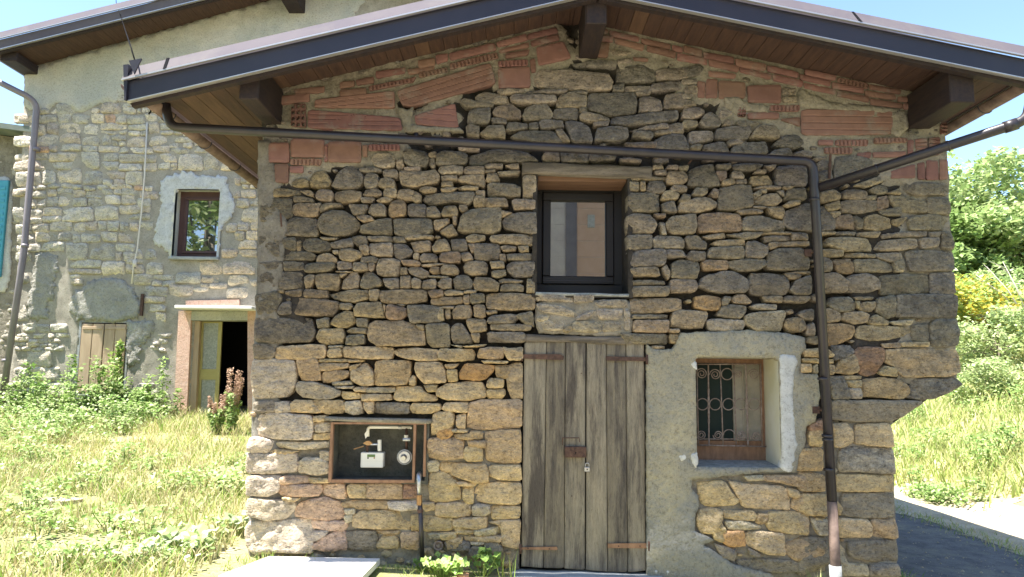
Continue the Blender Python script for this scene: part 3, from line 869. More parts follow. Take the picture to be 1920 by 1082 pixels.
'U2':"""1085,440 1120,390 1300,395 1500,405 1528,450 1520,500 1400,505 1200,495 1100,480 t
880,510 900,500 1030,495 1025,515 900,530
750,545 800,510 930,530 945,570 900,580 770,575 y
950,545 970,525 1205,530 1210,570 1100,580 960,572
1040,505 1270,500 1260,520 1050,522
1210,580 1230,535 1290,518 1380,540 1375,600 1220,600
1285,510 1385,510 1380,530 1300,525
1385,600 1390,520 1650,515 1665,560 1660,630 1520,640 1400,615 d
1680,625 1685,535 1750,525 1800,560 1810,620 1690,625
1820,605 1825,530 1925,518 1960,545 1950,605
1660,510 1740,500 1740,525 1665,528
665,570 700,550 760,570 855,580 850,600 700,600
705,680 720,610 835,600 840,640 830,690 715,690
850,630 870,600 950,575 1010,620 1010,660 930,665 860,650 r
1018,650 1040,600 1100,580 1160,585 1190,640 1180,668 1030,670
1190,650 1200,610 1330,600 1335,640 1330,668 1200,665
1340,650 1360,625 1510,650 1510,675 1400,682 1345,670
845,660 930,660 930,690 850,692
1340,605 1380,600 1385,625 1345,630
700,710 720,695 775,710 770,760 705,755
775,745 830,705 915,700 922,770 850,772 t
925,730 940,685 1045,682 1050,720 960,732
950,765 1000,735 1190,725 1250,795 1100,795 g
1055,690 1108,685 1108,722 1060,722
1110,690 1130,672 1240,675 1255,710 1130,722
1205,725 1240,720 1290,790 1240,790
1260,680 1290,672 1350,680 1395,710 1420,790 1300,795 d
1420,680 1505,680 1500,705 1425,702
1430,790 1440,720 1500,708 1615,710 1618,770 1560,790
1520,690 1530,650 1700,635 1890,620 1890,670 1780,690 1640,700 d
1550,450 1560,370 1760,360 1770,400 1765,455 1600,460 d
1772,445 1775,390 1920,370 1960,400 1950,440
1530,510 1535,470 1590,465 1590,510
1595,510 1600,480 1740,478 1735,505
1740,510 1750,465 1915,450 1915,500
1640,770 1650,735 1750,730 1760,760 1740,782
1765,735 1850,730 1855,750 1770,755
1600,800 1770,795 1780,825 1620,825 r
1625,720 1830,690 1840,720 1700,730
1830,700 1920,680 1930,745 1850,745
1300,350 1450,335 1550,345 1540,375 1330,372 d
1555,330 1630,325 1640,350 1560,352
1500,300 1510,272 1630,290 1630,310 1520,305
1250,385 1300,380 1310,395 1260,395""",
'U3':"""0,380 100,360 130,380 120,410 0,440 d
0,445 80,440 80,470 0,470
10,500 20,480 70,475 85,500 80,525 15,525 t
0,530 60,530 50,555 0,555
0,560 60,565 80,590 0,600
0,650 10,600 80,595 125,620 120,645 60,665 0,660
95,690 120,650 160,625 225,660 215,705 130,710
210,660 215,615 270,615 280,640 235,665
230,700 250,665 290,680 285,705
0,710 10,670 80,675 90,700 40,720
40,800 45,735 175,730 180,780 60,808
0,750 15,755 40,835 0,840
300,700 310,680 420,680 440,695 350,715
190,770 200,715 380,705 385,740 370,780 230,778 g
380,770 430,705 530,695 552,730 545,778 480,772
560,490 640,485 640,530 565,530 t
565,540 640,540 640,575 570,575 t"""}
# s = smooth terracotta face, r = ribbed block (long ribs), v = ridged broken end, h = end with holes
BRICKS={'U2':"""310,510 840,350 870,470 400,600 340,590 r
-150,560 300,510 300,610 -150,605 r
-190,615 330,660 345,735 -190,720 r
410,650 640,580 660,720 420,700 r
880,385 1060,375 1065,490 885,498 s
1095,265 1250,230 1295,325 1110,370 s
1410,250 1510,240 1500,325 1405,315 s
870,240 1040,190 1050,225 880,265 s
885,280 1055,235 1058,265 890,298 s
1045,190 1210,150 1225,185 1050,222 s
1065,230 1220,190 1230,225 1070,260 s
605,300 860,240 875,280 610,340 s
530,310 600,300 600,340 535,360 s
610,355 875,292 885,325 610,390 v
430,340 525,325 530,365 435,385 s
370,388 525,370 520,402 375,418 s
190,400 360,375 360,410 195,440 s
430,412 595,377 600,402 440,437 v
80,450 180,430 185,465 85,480 s
150,485 420,432 400,462 160,512 v
-10,460 75,450 75,485 -10,500 s
-10,505 140,492 140,530 -10,545 s
920,302 1060,277 1050,310 925,330 s
880,345 1050,335 1050,370 885,378 v
1060,335 1090,325 1095,405 1068,408 s
1435,160 1500,160 1500,190 1440,190 s
1440,198 1530,202 1530,235 1445,233 s
1505,165 1680,205 1675,235 1510,200 s
1535,210 1705,250 1700,285 1540,240 s
1685,210 1855,245 1850,280 1690,240 s
1720,255 1885,290 1880,325 1720,285 s
1860,250 1920,262 1920,295 1865,285 s
1640,320 1730,325 1725,345 1645,340 s""",
'U3':"""5,252 110,275 110,320 5,290 s
-30,295 135,325 140,365 -30,335 s
115,290 290,320 290,360 120,325 s
145,330 320,370 315,405 150,370 s
295,330 470,360 465,400 300,370 s
320,375 505,415 500,445 325,405 s
475,365 655,405 650,440 480,400 s
505,415 680,455 675,490 510,450 s
690,388 865,425 860,455 690,420 s
660,415 835,455 830,485 660,445 s
680,460 870,500 865,530 690,495 s
870,430 1045,465 1045,500 870,460 v
840,460 1020,495 1020,525 845,495 s
870,510 1050,545 1050,575 870,540 s
1050,470 1235,500 1230,530 1055,500 s
1025,505 1200,530 1205,560 1030,540 s
1055,550 1240,580 1240,610 1060,590 s
1215,540 1400,550 1395,580 1215,570 s
1240,580 1370,590 1350,620 1245,615 s
135,440 198,440 198,550 130,550 s
203,450 355,460 355,550 205,555 s
365,480 555,475 555,580 370,575 s
85,450 130,460 125,550 85,545 s
145,395 300,415 300,440 150,430 s
490,590 660,588 660,625 490,622 v
310,605 355,605 355,655 310,655 h
365,632 545,630 545,665 370,668 s
548,668 663,655 663,710 600,690 s
668,612 1190,620 1185,755 670,760 r
765,785 850,785 850,815 765,812 s
862,785 1045,782 1045,820 862,818 v
1080,775 1265,775 1265,800 1080,805 v
800,828 960,828 955,865 800,862 v
1270,785 1305,785 1300,865 1270,870 s
1310,780 1380,775 1378,870 1320,880 v
1385,775 1450,770 1450,870 1388,872 v
985,858 1065,852 1060,888 985,885 s
1072,855 1260,850 1255,880 1075,885 s
1175,960 1310,920 1315,1000 1175,1003 s
1325,915 1365,910 1370,1010 1330,1005 s
1375,900 1440,900 1445,1010 1375,1010 s
1450,895 1495,895 1495,1005 1450,1010 s
1455,690 1490,690 1490,750 1455,750 h""",
'T1':"""375,80 400,65 605,70 603,198 375,195 s
372,205 585,205 580,250 375,248 v
632,92 855,85 855,232 632,228 s
608,110 630,105 628,225 605,225 s
862,115 898,112 895,195 865,190 s
903,110 1118,108 1115,150 905,152 v
230,100 368,100 368,235 230,232 s
270,245 365,242 362,372 275,368 s
368,257 465,254 462,303 370,300 s""",
'U1':"""1640,588 1720,580 1720,715 1635,710 h
1510,545 1740,525 1740,570 1530,592 s
1650,500 1825,482 1825,518 1660,530 s"""}
def polys(D,tile):
    x0,y0,s=T[tile]; out=[]
    for ln in D[tile].split('\n'):
        w=ln.split(); tone=''
        if w[-1].isalpha(): tone=w.pop()
        out.append(([(x0+float(a.split(',')[0])/s,y0+float(a.split(',')[1])/s) for a in w],tone))
    return out
# ================= ground =================
def gz(x,y):
    b=-0.04*max(-4,min(5,x))-.03
    w_=min(1,max(0,(.5-x)/2)); b+=w_*.105*max(0,min(y,8)); b+=max(0,min(x-6.4,9))*.33+max(0,min(x-15.4,60))*.06
    b+=w_*.06*max(0,min(-x-9,40))*1.0
    near=1 if (x<-2.6 or x>6.6) else .15
    return b+near*.05*noise.noise(Vector((x*.9,y*.9,0)))+near*.02*noise.noise(Vector((x*4,y*4,2)))
def gline(a,b,f,far):
    L=list(np.arange(a,b,f)); s=f
    x=b
    while x<far: L.append(x); s*=1.35; x+=s
    s=f; x=a-f
    while x>-far: L.insert(0,x); s*=1.35; x-=s
    return L
def sheet_xy(X,Y,dz,name,m,keep=None,parent=None):
    V=[(x,y,gz(x,y)+dz) for y in Y for x in X]; n=len(X)
    Fc=[(j*n+i,j*n+i+1,(j+1)*n+i+1,(j+1)*n+i) for j in range(len(Y)-1) for i in range(n-1) if keep is None or keep((X[i]+X[i+1])/2,(Y[j]+Y[j+1])/2)]
    if keep:
        u=sorted({i for f in Fc for i in f}); mp={k:i for i,k in enumerate(u)}; V=[V[i] for i in u]; Fc=[tuple(mp[i] for i in f) for f in Fc]
    return mk(name,V,Fc,m,parent,smooth=True)
tag(sheet_xy(gline(-13,17,.16,400),gline(-9,14,.16,400),0,'ground',M['soil']),kind='structure')
def wob(y,k=0): return .16*noise.noise(Vector((k,y*1.1,0)))+.08*noise.noise(Vector((k,y*4,5)))
tag(sheet_xy(list(np.arange(-3.4,7.0,.09)),list(np.arange(-9,30,.12)),.006,'road',M['asphalt'],lambda x,y:(x>3.35+wob(y) if y>-.3 else x>1.7+wob(y,9)) and x<5.5+wob(y,3)),kind='structure')
tag(sheet_xy(list(np.arange(5.2,8.2,.07)),list(np.arange(-9,30,.1)),.010,'dirt_shoulder',M['dirt'],lambda x,y:x>5.45+wob(y,3) and x<6.7+3*wob(y,6)+.7*max(0,noise.noise(Vector((x*2,y*2,1))))),kind='structure')
tag(sheet_xy(list(np.arange(-9,1.9,.08)),list(np.arange(-9,-1.15,.08)),.008,'gravel_yard',M['dirt'],lambda x,y:y<-1.3+2*wob(x,7)),kind='structure')
# ================= the stone house =================
HC=F(1070,1040,0); house=empty('stone_house',(HC.x,0,0),'old rubble stone house with plank door, low gable roof and brick patches under the eaves','house')
# openings on the wall plane (x0,x1,z0,z1)
def opening(x0,x1,y0,y1,Y=0):
    a=F(x0,(y0+y1)/2,Y).x; b=F(x1,(y0+y1)/2,Y).x; return a,b,F((x0+x1)/2,y1,Y).z,F((x0+x1)/2,y0,Y).z
OW=opening(1007,1178,327,549); OD=opening(979,1212,640,1075); OL=opening(1306,1462,671,876); ON=opening(622,797,794,901)
OD=(OD[0],OD[1],OD[2]-.15,OD[3])
def soffL(X): a=F(500,172,0); b=F(1040,45,0); return a.z+(b.z-a.z)*(X-a.x)/(b.x-a.x)
def soffR(X): a=F(1280,80,0); b=F(1753,180,0); return a.z+(b.z-a.z)*(X-a.x)/(b.x-a.x)
XR=(lambda a1,a0,b1,b0:(b0-a0)/(a1-b1))(soffL(1)-soffL(0),soffL(0),soffR(1)-soffR(0),soffR(0)); ZR=soffL(XR)
def soff(X): return soffL(X) if X<XR else soffR(X)
edgeL=[F(484,255,0),F(476,420,0),F(470,560,0),F(463,750,0),F(455,1035,0),F(452,1160,0)]
edgeR=[F(1690,1160,0),F(1686,1000,0),F(1675,800,0),F(1760,745,0),F(1800,716,0),F(1797,600,0),F(1783,340,0),F(1775,252,0),F(1762,215,0)]
facade=[(p.x,p.z) for p in edgeL]+[(p.x,p.z) for p in edgeR]
xr=facade[-1][0]; xl=facade[0][0]-.05
facade+=[(xr+.05,soff(xr)+.04),(XR,ZR+.06),(xl,soff(xl)+.04)]
def rect(o): return [(o[0],o[2]),(o[1],o[2]),(o[1],o[3]),(o[0],o[3])]
def toPX(x,z):                                       # wall-plane point -> photo pixel (to look up zones only)
    d=CM.transposed()@(Vector((x,0,z))-CAM); return 960+FPX*d.x/-d.z,541-FPX*d.y/-d.z
BC=[np.mean(np.array(P),0) for t in BRICKS for P,_ in polys(BRICKS,t)]+[np.array(p) for p in ((690,150),(600,200),(700,200),(800,110),(850,90),(1560,225),(1620,225),(1650,225),(1500,180),(1590,190),(560,225),(730,225))]
BC=np.array(BC)
def bdist(px,py): return (((BC[:,0]-px)/42)**2+((BC[:,1]-py)/26)**2).min()**.5 if py<345 else 9
def nearbrick(px,py): return bdist(px,py)<1.12
def walld(V,d):
    out=[]
    for (x,z),dd in zip(V,d):
        px,py=toPX(x,z)
        deep=.12
        if py>840: deep=.05
        elif py>740: deep=.05+.07*(840-py)/100
        bd=min(max((bdist(px,py)-1.0)/.5,0),1); deep=.02*(1-bd)+deep*bd
        if px<575 and py<640: deep=.025
        if px>1600 and py<720: deep=min(deep,.045)
        if px<520: deep=min(deep,.02)
        n1=noise.noise(Vector((x*6,0,z*6)))*.6+noise.noise(Vector((x*19,3,z*19)))*.45+noise.noise(Vector((x*45,3,z*45)))*.2
        y=deep+n1*(.02 if deep>.05 else .026)
        el=x-np.interp(z,[p.z for p in edgeL[::-1]],[p.x for p in edgeL[::-1]])
        if el<.09: y+=.11*(1-max(el,0)/.09)**2.2
        out.append(y)
    return np.array(out)
V,y,T_,d=relief(resample(facade,.04,10,900),.042,walld,holes=[resample(rect((o[0]-.014,o[1]+.014,o[2]-.014,o[3]+.014)),.05,16) for o in (OW,OD,OL,ON)])
V3,Fc,_=skirt(V,y,T_,.2)
V3=V3; cz=V3[np.array([f[:3] for f in Fc])].mean(1)
fm=[]
for f,c in zip(Fc,cz):
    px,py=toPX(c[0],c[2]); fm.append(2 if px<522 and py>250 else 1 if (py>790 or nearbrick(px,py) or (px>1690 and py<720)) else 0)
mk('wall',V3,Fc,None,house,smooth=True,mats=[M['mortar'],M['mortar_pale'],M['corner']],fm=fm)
# solid body behind the facade: side walls, back wall
LX=edgeL[3].x+.11; RXu=edgeR[4].x-.04; RXl=edgeR[2].x-.03
mb=MB(); mb.prism([(LX,-.6),(LX+.35,-.6),(LX+.35,soff(LX+.35)),(LX,soff(LX))],.16,5.6); mk('side_wall',mb.v,mb.f,M['mortar_pale'],house)
mb=MB(); mb.prism([(RXl-.4,-.6),(RXl,-.6),(RXl,edgeR[2].z-.03),(RXu,edgeR[4].z-.02),(RXu,soff(RXu)),(RXu-.5,soff(RXu-.5))],.16,5.6); mk('side_wall',mb.v,mb.f,M['mortar_pale'],house)
mb=MB(); mb.prism([(LX+.35,-.6),(RXl-.4,-.6),(RXl-.4,soff(RXl-.4)),(XR,ZR-.02),(LX+.35,soff(LX+.35)-.01)],5.2,5.598); mk('back_wall',mb.v,mb.f,M['mortar_pale'],house)
# ---- stones ----
PAL={'t':(.30,.225,.14),'y':(.345,.27,.165),'g':(.17,.15,.122),'d':(.155,.142,.125),'o':(.345,.215,.105),'r':(.23,.145,.10),'m':(.35,.255,.185),'w':(.36,.315,.25)}
def zone(px,py,tone):  # weathering tones, plus roof shade greyed in above and bounce light painted in below
    if tone=='d' and py>760: c=(.25,.225,.17)
    elif tone: c=PAL[tone]
    elif py>640: c=rnd.choice([PAL['t'],PAL['y'],PAL['y'],(.29,.255,.19)])
    else:
        c=rnd.choice([PAL['t'],PAL['g'],PAL['y'],PAL['t'],(.225,.185,.135)])
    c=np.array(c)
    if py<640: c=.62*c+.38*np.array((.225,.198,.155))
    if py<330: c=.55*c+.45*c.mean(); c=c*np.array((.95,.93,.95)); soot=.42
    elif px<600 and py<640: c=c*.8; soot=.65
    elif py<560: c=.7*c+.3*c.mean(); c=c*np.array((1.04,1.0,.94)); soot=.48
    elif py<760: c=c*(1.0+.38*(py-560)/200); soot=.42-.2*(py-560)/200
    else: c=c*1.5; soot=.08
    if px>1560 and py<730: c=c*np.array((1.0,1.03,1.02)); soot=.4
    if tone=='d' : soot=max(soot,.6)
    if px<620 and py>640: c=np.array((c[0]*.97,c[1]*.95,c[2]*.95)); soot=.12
    c=c*(1+.22*(rnd.random()-.5)); c[2]*=1+.16*(rnd.random()-.5)
    return tuple(c),soot
allst=[]
for t in STONES:
    for P,tone in polys(STONES,t):
        q=[(F(a,b,0).x,F(a,b,0).z) for a,b in P]; cx=sum(a for a,b in P)/len(P); cy=sum(b for a,b in P)/len(P)
        q=np.array(q); c=q.mean(0); sz=math.sqrt(abs(area(q))); k=1+ .007/max(sz,.05) if cy<760 else 1+.011/max(sz,.05); q=(q-c)*k+c
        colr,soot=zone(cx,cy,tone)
        flat=(cy<235) or (cx<575 and cy<640) or (cx>1650 and cy<700) or (cx<620 and cy>640)
        y0=-.006+(rnd.random()-.5)*.022
        if cx<600 and cy>640: y0-=.012
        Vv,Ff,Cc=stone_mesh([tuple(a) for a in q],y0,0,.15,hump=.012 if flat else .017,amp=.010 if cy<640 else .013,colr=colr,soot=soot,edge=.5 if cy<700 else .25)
        allst.append((abs(area(q)),(Vv,Ff,Cc)))
# small filler stones wedged in the gaps the tracing leaves open
occ=[]
for t in STONES:
    for P,_ in polys(STONES,t): occ.append(np.array(P))
for t in BRICKS:
    for P,_ in polys(BRICKS,t): occ.append(np.array(P))
occb=[(o.min(0),o.max(0),o) for o in occ]
PATCH=[(1213,645),(1225,655),(1262,655),(1276,624),(1328,622),(1400,619),(1477,625),(1509,633),(1511,655),(1502,666),(1502,700),(1533,702),(1538,742),(1530,790),(1512,800),(1510,835),(1500,850),(1493,886),(1440,884),(1395,889),(1328,896),(1298,900),(1296,917),(1309,928),(1312,947),(1303,972),(1303,995),(1340,1012),(1318,1022),(1334,1031),(1356,1045),(1379,1060),(1450,1078),(1450,1110),(1213,1110)]
excl=[np.array(PATCH)]+[np.array(p) for p in ([(1000,300),(1185,300),(1185,560),(1000,560)],[(970,590),(1220,590),(1220,1100),(970,1100)],[(585,778),(812,778),(812,910),(585,910)],[(775,900),(800,900),(800,1050),(775,1050)],[(1290,650),(1500,650),(1500,895),(1290,895)])]
def free(px,py,r):
    for a in np.linspace(0,2*math.pi,8,endpoint=False):
        for rr in (.0,1.0):
            x=px+r*rr*math.cos(a)*1.3; y_=py+r*rr*math.sin(a)*.8
            for lo,hi,o in occb:
                if lo[0]<=x<=hi[0] and lo[1]<=y_<=hi[1] and inside(o,np.array([[x,y_]]))[0]: return False
            for o in excl:
                if inside(o,np.array([[x,y_]]))[0]: return False
    return True
fpx=np.array([(toPX(*p)) for p in facade]); fill=0
for k in range(9000):
    px=470+rnd.random()*1330; py=60+rnd.random()*1010
    if not inside(fpx,np.array([[px,py]]))[0]: continue
    r=4+10*rnd.random()**1.6
    if px<500 and py<640: continue
    if 1000<px<1200 and py>300 and py<1080: continue
    if not free(px,py,r+1.5): continue
    n=rnd.randint(5,7); P=[(px+1.35*r*math.cos(2*math.pi*i/n+.3)*(.8+.4*rnd.random()),py+.8*r*math.sin(2*math.pi*i/n+.3)*(.8+.4*rnd.random())) for i in range(n)]
    o=np.array(P); occ.append(o); occb.append((o.min(0),o.max(0),o)); fill+=1
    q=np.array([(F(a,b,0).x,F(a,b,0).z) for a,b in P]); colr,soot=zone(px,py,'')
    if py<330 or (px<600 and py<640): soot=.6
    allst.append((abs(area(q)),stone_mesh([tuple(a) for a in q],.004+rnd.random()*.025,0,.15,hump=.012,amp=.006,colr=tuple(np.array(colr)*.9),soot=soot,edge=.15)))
    if fill>420: break
print('stones',len(allst),'fill',fill)
allst.sort(key=lambda s:-s[0])
for a,(Vv,Ff,Cc) in allst[:298]: mk('stone',Vv,Ff,M['stone'],house,smooth=True,attrs={'Col':Cc})
Vv,Ff,Cc=merge([s[1] for s in allst[298:]]); tag(mk('small_stones',Vv,Ff,M['stone'],house,smooth=True,attrs={'Col':Cc}),kind='stuff')
# ---- hollow clay bricks ----
def brick_mesh(P,kind):
    q=np.array([(F(a,b,0).x,F(a,b,0).z) for a,b in P]); 
    if area(q)<0: q=q[::-1]; 
    s=1; c=q.mean(0)
    e=max(((q[(i+1)%len(q)]-q[i]) for i in range(len(q))),key=lambda v:np.hypot(*v)); ax=e/np.hypot(*e); 
    if ax[0]<0: ax=-ax
    nx=np.array((-ax[1],ax[0])); base=np.array((.18,.10,.086))*(.8+.4*rnd.random()); base[1]*=(.92+.2*rnd.random())
    y0=-.012+rnd.random()*.018
    Q=resample(chaikin(q,.06),.02,14,70); Q=Q+(nr.rand(*Q.shape)-.5)*.004
    L=(q@ax).max()-(q@ax).min(); Hh=(q@nx).max()-(q@nx).min()
    off=rnd.random()*40
    def dep(V,d):
        y=y0+.006*np.clip(1-d/.006,0,1)+np.array([noise.noise(Vector((v[0]*9,off,v[1]*9)))*.003+noise.noise(Vector((v[0]*40,off,v[1]*40)))*.0008 for v in V])
        u=(V@ax)-(q@ax).min(); w_=(V@nx)-(q@nx).min()
        if kind=='r': n=4; t=(w_/Hh*n)%1; y=y+.006*(np.minimum(t,1-t)<.09)*(d>.012)
        if kind=='v': per=.035; t=(u/per)%1; y=y+.014*(t<.3)*(d>.006)
        if kind=='h': t1=(u/(L/ (4 if L>.11 else 3)))%1; t2=(w_/(Hh/max(3,round(Hh/.045))))%1; y=y+.05*((abs(t1-.5)<.27)&(abs(t2-.5)<.27))
        return y
    sp=.02 if kind=='s' else .0085 if kind in 'vh' else .012
    V,y,T_,d=relief(Q,sp,dep,jit=.1)
    V3,Fc,vs=skirt(V,y,T_,.07); C=np.ones((len(V3),4)); C[:,:3]=base; C[:,3]=.35 if kind in 'sr' else .5
    return V3,Fc,C
nb=0
for t in BRICKS:
    for P,kind in polys(BRICKS,t):
        Vv,Ff,Cc=brick_mesh(P,kind); mk('brick',Vv,Ff,M['brick'],house,attrs={'Col':Cc}); nb+=1
print('bricks',nb)
# ---- render patches ----
def patch(name,P,m,y0,parent,Y=0.0,amp=.008,sp=.03,holes=(),rough=1.0,back=.07,jitter=.008,soft=.01):
    q=np.array([(F(a,b,Y).x,F(a,b,Y).z) for a,b in P]); Q=resample(q,sp*.6,20,700)
    if area(Q)<0: Q=Q[::-1]
    Q=Q+np.array([(noise.noise(Vector((x*14,1,z*14))),noise.noise(Vector((x*14,7,z*14)))) for x,z in Q])*jitter+(nr.rand(*Q.shape)-.5)*jitter*.6
    def dep(V,d): return Y+y0+soft*np.clip(1-d/.02,0,1)+np.array([noise.noise(Vector((v[0]*5,0,v[1]*5)))*1.2+noise.noise(Vector((v[0]*17,4,v[1]*17)))*.8+noise.noise(Vector((v[0]*50,4,v[1]*50)))*.35 for v in V])*amp
    V,y,T_,d=relief(Q,sp,dep,holes=holes); V3,Fc,_=skirt(V,y,T_,Y+back); return mk(name,V3,Fc,m,parent,smooth=True)
LW=[resample(rect((OL[0]-.002,OL[1]+.002,OL[2]-.002,OL[3]+.002)),.05,16)]
tag(patch('render_patch',PATCH,M['plaster'],-.012,house,holes=LW),label='sandy cement render between door and barred window')
z2=lambda L:[(1290+a/4.705,660+b/4.705) for a,b in L]
patch('limewash_band',z2([(805,28),(860,18),(935,30),(965,85),(945,150),(925,200),(922,430),(935,640),(945,770),(965,820),(935,880),(935,1000),(905,1062),(835,1045),(812,1020),(825,980)]),M['white'],-.017,house,amp=.004,sp=.03,jitter=.008,soft=.004)
patch('limewash_band',z2([(8,95),(40,78),(73,85),(75,160),(45,140),(12,125)]),M['white'],-.016,house,amp=.003,sp=.02,jitter=.01,soft=.004)
patch('limewash_band',z2([(22,905),(82,885),(86,990),(66,1030),(35,985)]),M['white'],-.016,house,amp=.003,sp=.02,jitter=.01,soft=.004)
patch('limewash_band',[(1272,855),(1286,850),(1287,862),(1277,864)],M['white'],-.016,house,amp=.003,sp=.015,jitter=.006,soft=.004)
patch('mortar_patch',[(500,262),(512,268),(508,300),(522,318),(528,345),(512,372),(540,420),(530,480),(528,520),(520,560),(520,600),(480,600),(483,262)],M['corner'],.002,house,amp=.012,sp=.03)
patch('mortar_patch',[(743,200),(762,205),(775,200),(772,232),(800,236),(860,238),(870,246),(760,246),(755,235),(748,215)],M['mortar_pale'],.0,house,amp=.01,sp=.02)
patch('mortar_patch',[(1006,568),(1040,562),(1175,560),(1190,570),(1186,622),(1180,632),(1010,625),(1002,600)],M['mortar_pale'],.022,house,amp=.012,sp=.025)
patch('mortar_patch',[(1358,183),(1385,181),(1400,192),(1442,198),(1440,212),(1404,208),(1380,214),(1360,200)],M['mortar_pale'],-.004,house,amp=.01,sp=.02)
patch('mortar_patch',[(1672,210),(1700,206),(1705,240),(1685,258),(1672,250)],M['mortar_pale'],-.006,house,amp=.01,sp=.02)
patch('mortar_patch',[(1500,165),(1560,190),(1660,200),(1690,202),(1688,212),(1560,206),(1500,200),(1495,180)],M['mortar_pale'],-.002,house,amp=.01,sp=.025)
# ---- openings: reveals, lintels, sills ----
def reveal(o,y1,mT,mB,mL,mR,parent,Y=0,th=.04,y0=.0,nm='reveal',sill_drop=0):
    x0,x1,z0,z1=o
    MB().box(x0-th,x1+th,Y+y0+.012,Y+y1,z1,z1+th).done(nm,mT,parent)
    MB().add([(x0-th,Y+y0+.012,z0-sill_drop*0),(x1+th,Y+y0+.012,z0),(x1+th,Y+y1,z0+sill_drop),(x0-th,Y+y1,z0+sill_drop),(x0-th,Y+y0+.012,z0-th),(x1+th,Y+y0+.012,z0-th),(x1+th,Y+y1,z0-th),(x0-th,Y+y1,z0-th)],[(0,1,2,3),(4,7,6,5),(0,4,5,1),(2,6,7,3),(0,3,7,4),(1,5,6,2)]).done('sill' if sill_drop else nm,mB,parent)
    MB().box(x0-th,x0,Y+y0+.012,Y+y1-.004,z0,z1-.002).done(nm,mL,parent)
    MB().box(x1,x1+th,Y+y0+.012,Y+y1-.004,z0,z1-.002).done(nm,mR,parent)
reveal(OW,.46,M['lintel'],M['mortar'],M['mortar'],M['mortar'],house)
a=F(979,305,0);b=F(1222,314,0);c=F(979,327,0)
def rough_beam(name,x0,x1,z0,z1,y0,y1,m,parent,tiltz=0,amp=.006,Y=0):
    q=[(x0,z0),(x1,z0-tiltz),(x1,z1-tiltz),(x0,z1)]; Q=resample(q,.03,20,200)+0; off=rnd.random()*30
    Q=Q+np.array([(0,noise.noise(Vector((x*4,off,z*30)))*amp*1.5) for x,z in Q])
    def dep(V,d): return Y+y0+.01*np.clip(1-d/.012,0,1)+np.array([noise.noise(Vector((v[0]*3,off,v[1]*30)))*amp+noise.noise(Vector((v[0]*14,off,v[1]*70)))*amp*.5 for v in V])
    V,y,T_,d=relief(Q,.022,dep,jit=.2); V3,Fc,_=skirt(V,y,T_,Y+y1); return mk(name,V3,Fc,m,parent,smooth=True)
rough_beam('lintel',a.x,b.x,c.z+.004,a.z,-.028,.2,M['beam'],house,tiltz=a.z-b.z)
MB().box(OW[0]+.004,OW[1]-.004,.05,.40,OW[3]-.05,OW[3]-.004,.004).done('lintel_underside',M['lintel'],house)
# upstairs window
win=empty('window',(0,0,0)); col.objects.unlink(win); 
def subempty(name,parent,loc):
    o=bpy.data.objects.new(name,None); place(o,parent,Vector(loc)); return o
bpy.data.objects.remove(win)
YW=.40
g=opening(1032,1135,378,519,YW); fo=(OW[0]-.02,OW[1]+.02,OW[2]-.02,OW[3]+.02)
def ring(mb,o,i,y0,y1,b=.004):
    mb.box(o[0],o[1],y0,y1,i[3],o[3],b); mb.box(o[0],o[1],y0,y1,o[2],i[2],b); mb.box(o[0],i[0],y0+.0005,y1-.0005,i[2],i[3],b); mb.box(i[1],o[1],y0+.0005,y1-.0005,i[2],i[3],b)
mid=(g[0]-.075,g[1]+.075,g[2]-.075,g[3]+.075)
mb=MB(); ring(mb,fo,mid,YW-.02,YW+.06); wf=mb.done('window',M['darkframe'],house)
mb=MB(); ring(mb,mid,g,YW-.045,YW+.02,.008); mb.done('sash',M['darkframe'],wf)
x0,x1=g[0]-.07,g[1]+.07; MB().box(x0,x1,YW-.052,YW-.046,mid[2]+.028,mid[2]+.034).done('drip_bar',M['metal'],wf)
mb=MB(); ring(mb,(g[0]-.006,g[1]+.006,g[2]-.006,g[3]+.006),(g[0],g[1],g[2],g[3]),YW-.03,YW-.012,0); mb.done('gasket',M['metal'],wf)
MB().box(g[0]-.01,g[1]+.01,YW,YW+.008,g[2]-.01,g[3]+.01).done('pane',M['glass'],wf)
MB().box(OW[0]-.2,OW[1]+.2,YW+.3,YW+.32,OW[2]-.2,OW[3]+.2).done('room_dark',M['dark'],house)
rough_beam('sill',F(1004,549,0).x,F(1180,549,0).x,F(1080,554,0).z,F(1080,548,0).z,-.004,.42,M['sill'],house,tiltz=.008)
# lower barred window
reveal(OL,.42,M['plaster'],M['sill'],M['plaster'],M['cream'],house,sill_drop=.02)
YB=.38
fr=opening(1290,1436,672,852,YB); fi=opening(1290,1428,681,838,YB)
mb=MB(); mb.box(OL[0]-.03,fr[1],YB,YB+.06,fi[3],OL[3]+.03,.004); mb.box(fi[1],fr[1],YB,YB+.06,OL[2],fi[3],.004); mb.box(OL[0]-.03,fi[1],YB,YB+.06,OL[2],fi[2]+.02,.004); lf=mb.done('window',M['framewood'],house)
MB().box(fr[1],OL[1]+.03,YB+.01,YB+.06,OL[2],OL[3]).done('reveal_back',M['cream'],house)
xm=F(1376,750,YB).x; xm2=F(1397,750,YB).x
MB().box(OL[0]-.03,xm,YB+.04,YB+.046,fi[2],fi[3]).done('pane',M['green_dark'],lf)
MB().box(xm,xm2,YB+.02,YB+.05,fi[2],fi[3],.004).box(xm+.015,xm2-.02,YB+.012,YB+.02,fi[2]+.04,fi[3]-.04,.003).done('casement_stile',M['panel'],lf)
MB().box(xm2,fi[1],YB+.035,YB+.045,fi[2],fi[3]).done('panel',M['panel'],lf)
MB().box(OL[0]-.03,fi[1],YB+.0,YB+.03,fi[2],fi[2]+.055,.004).done('bottom_rail',M['framewood'],lf)
gr=subempty('window_grille',house,(OL[0],.31,OL[2]))
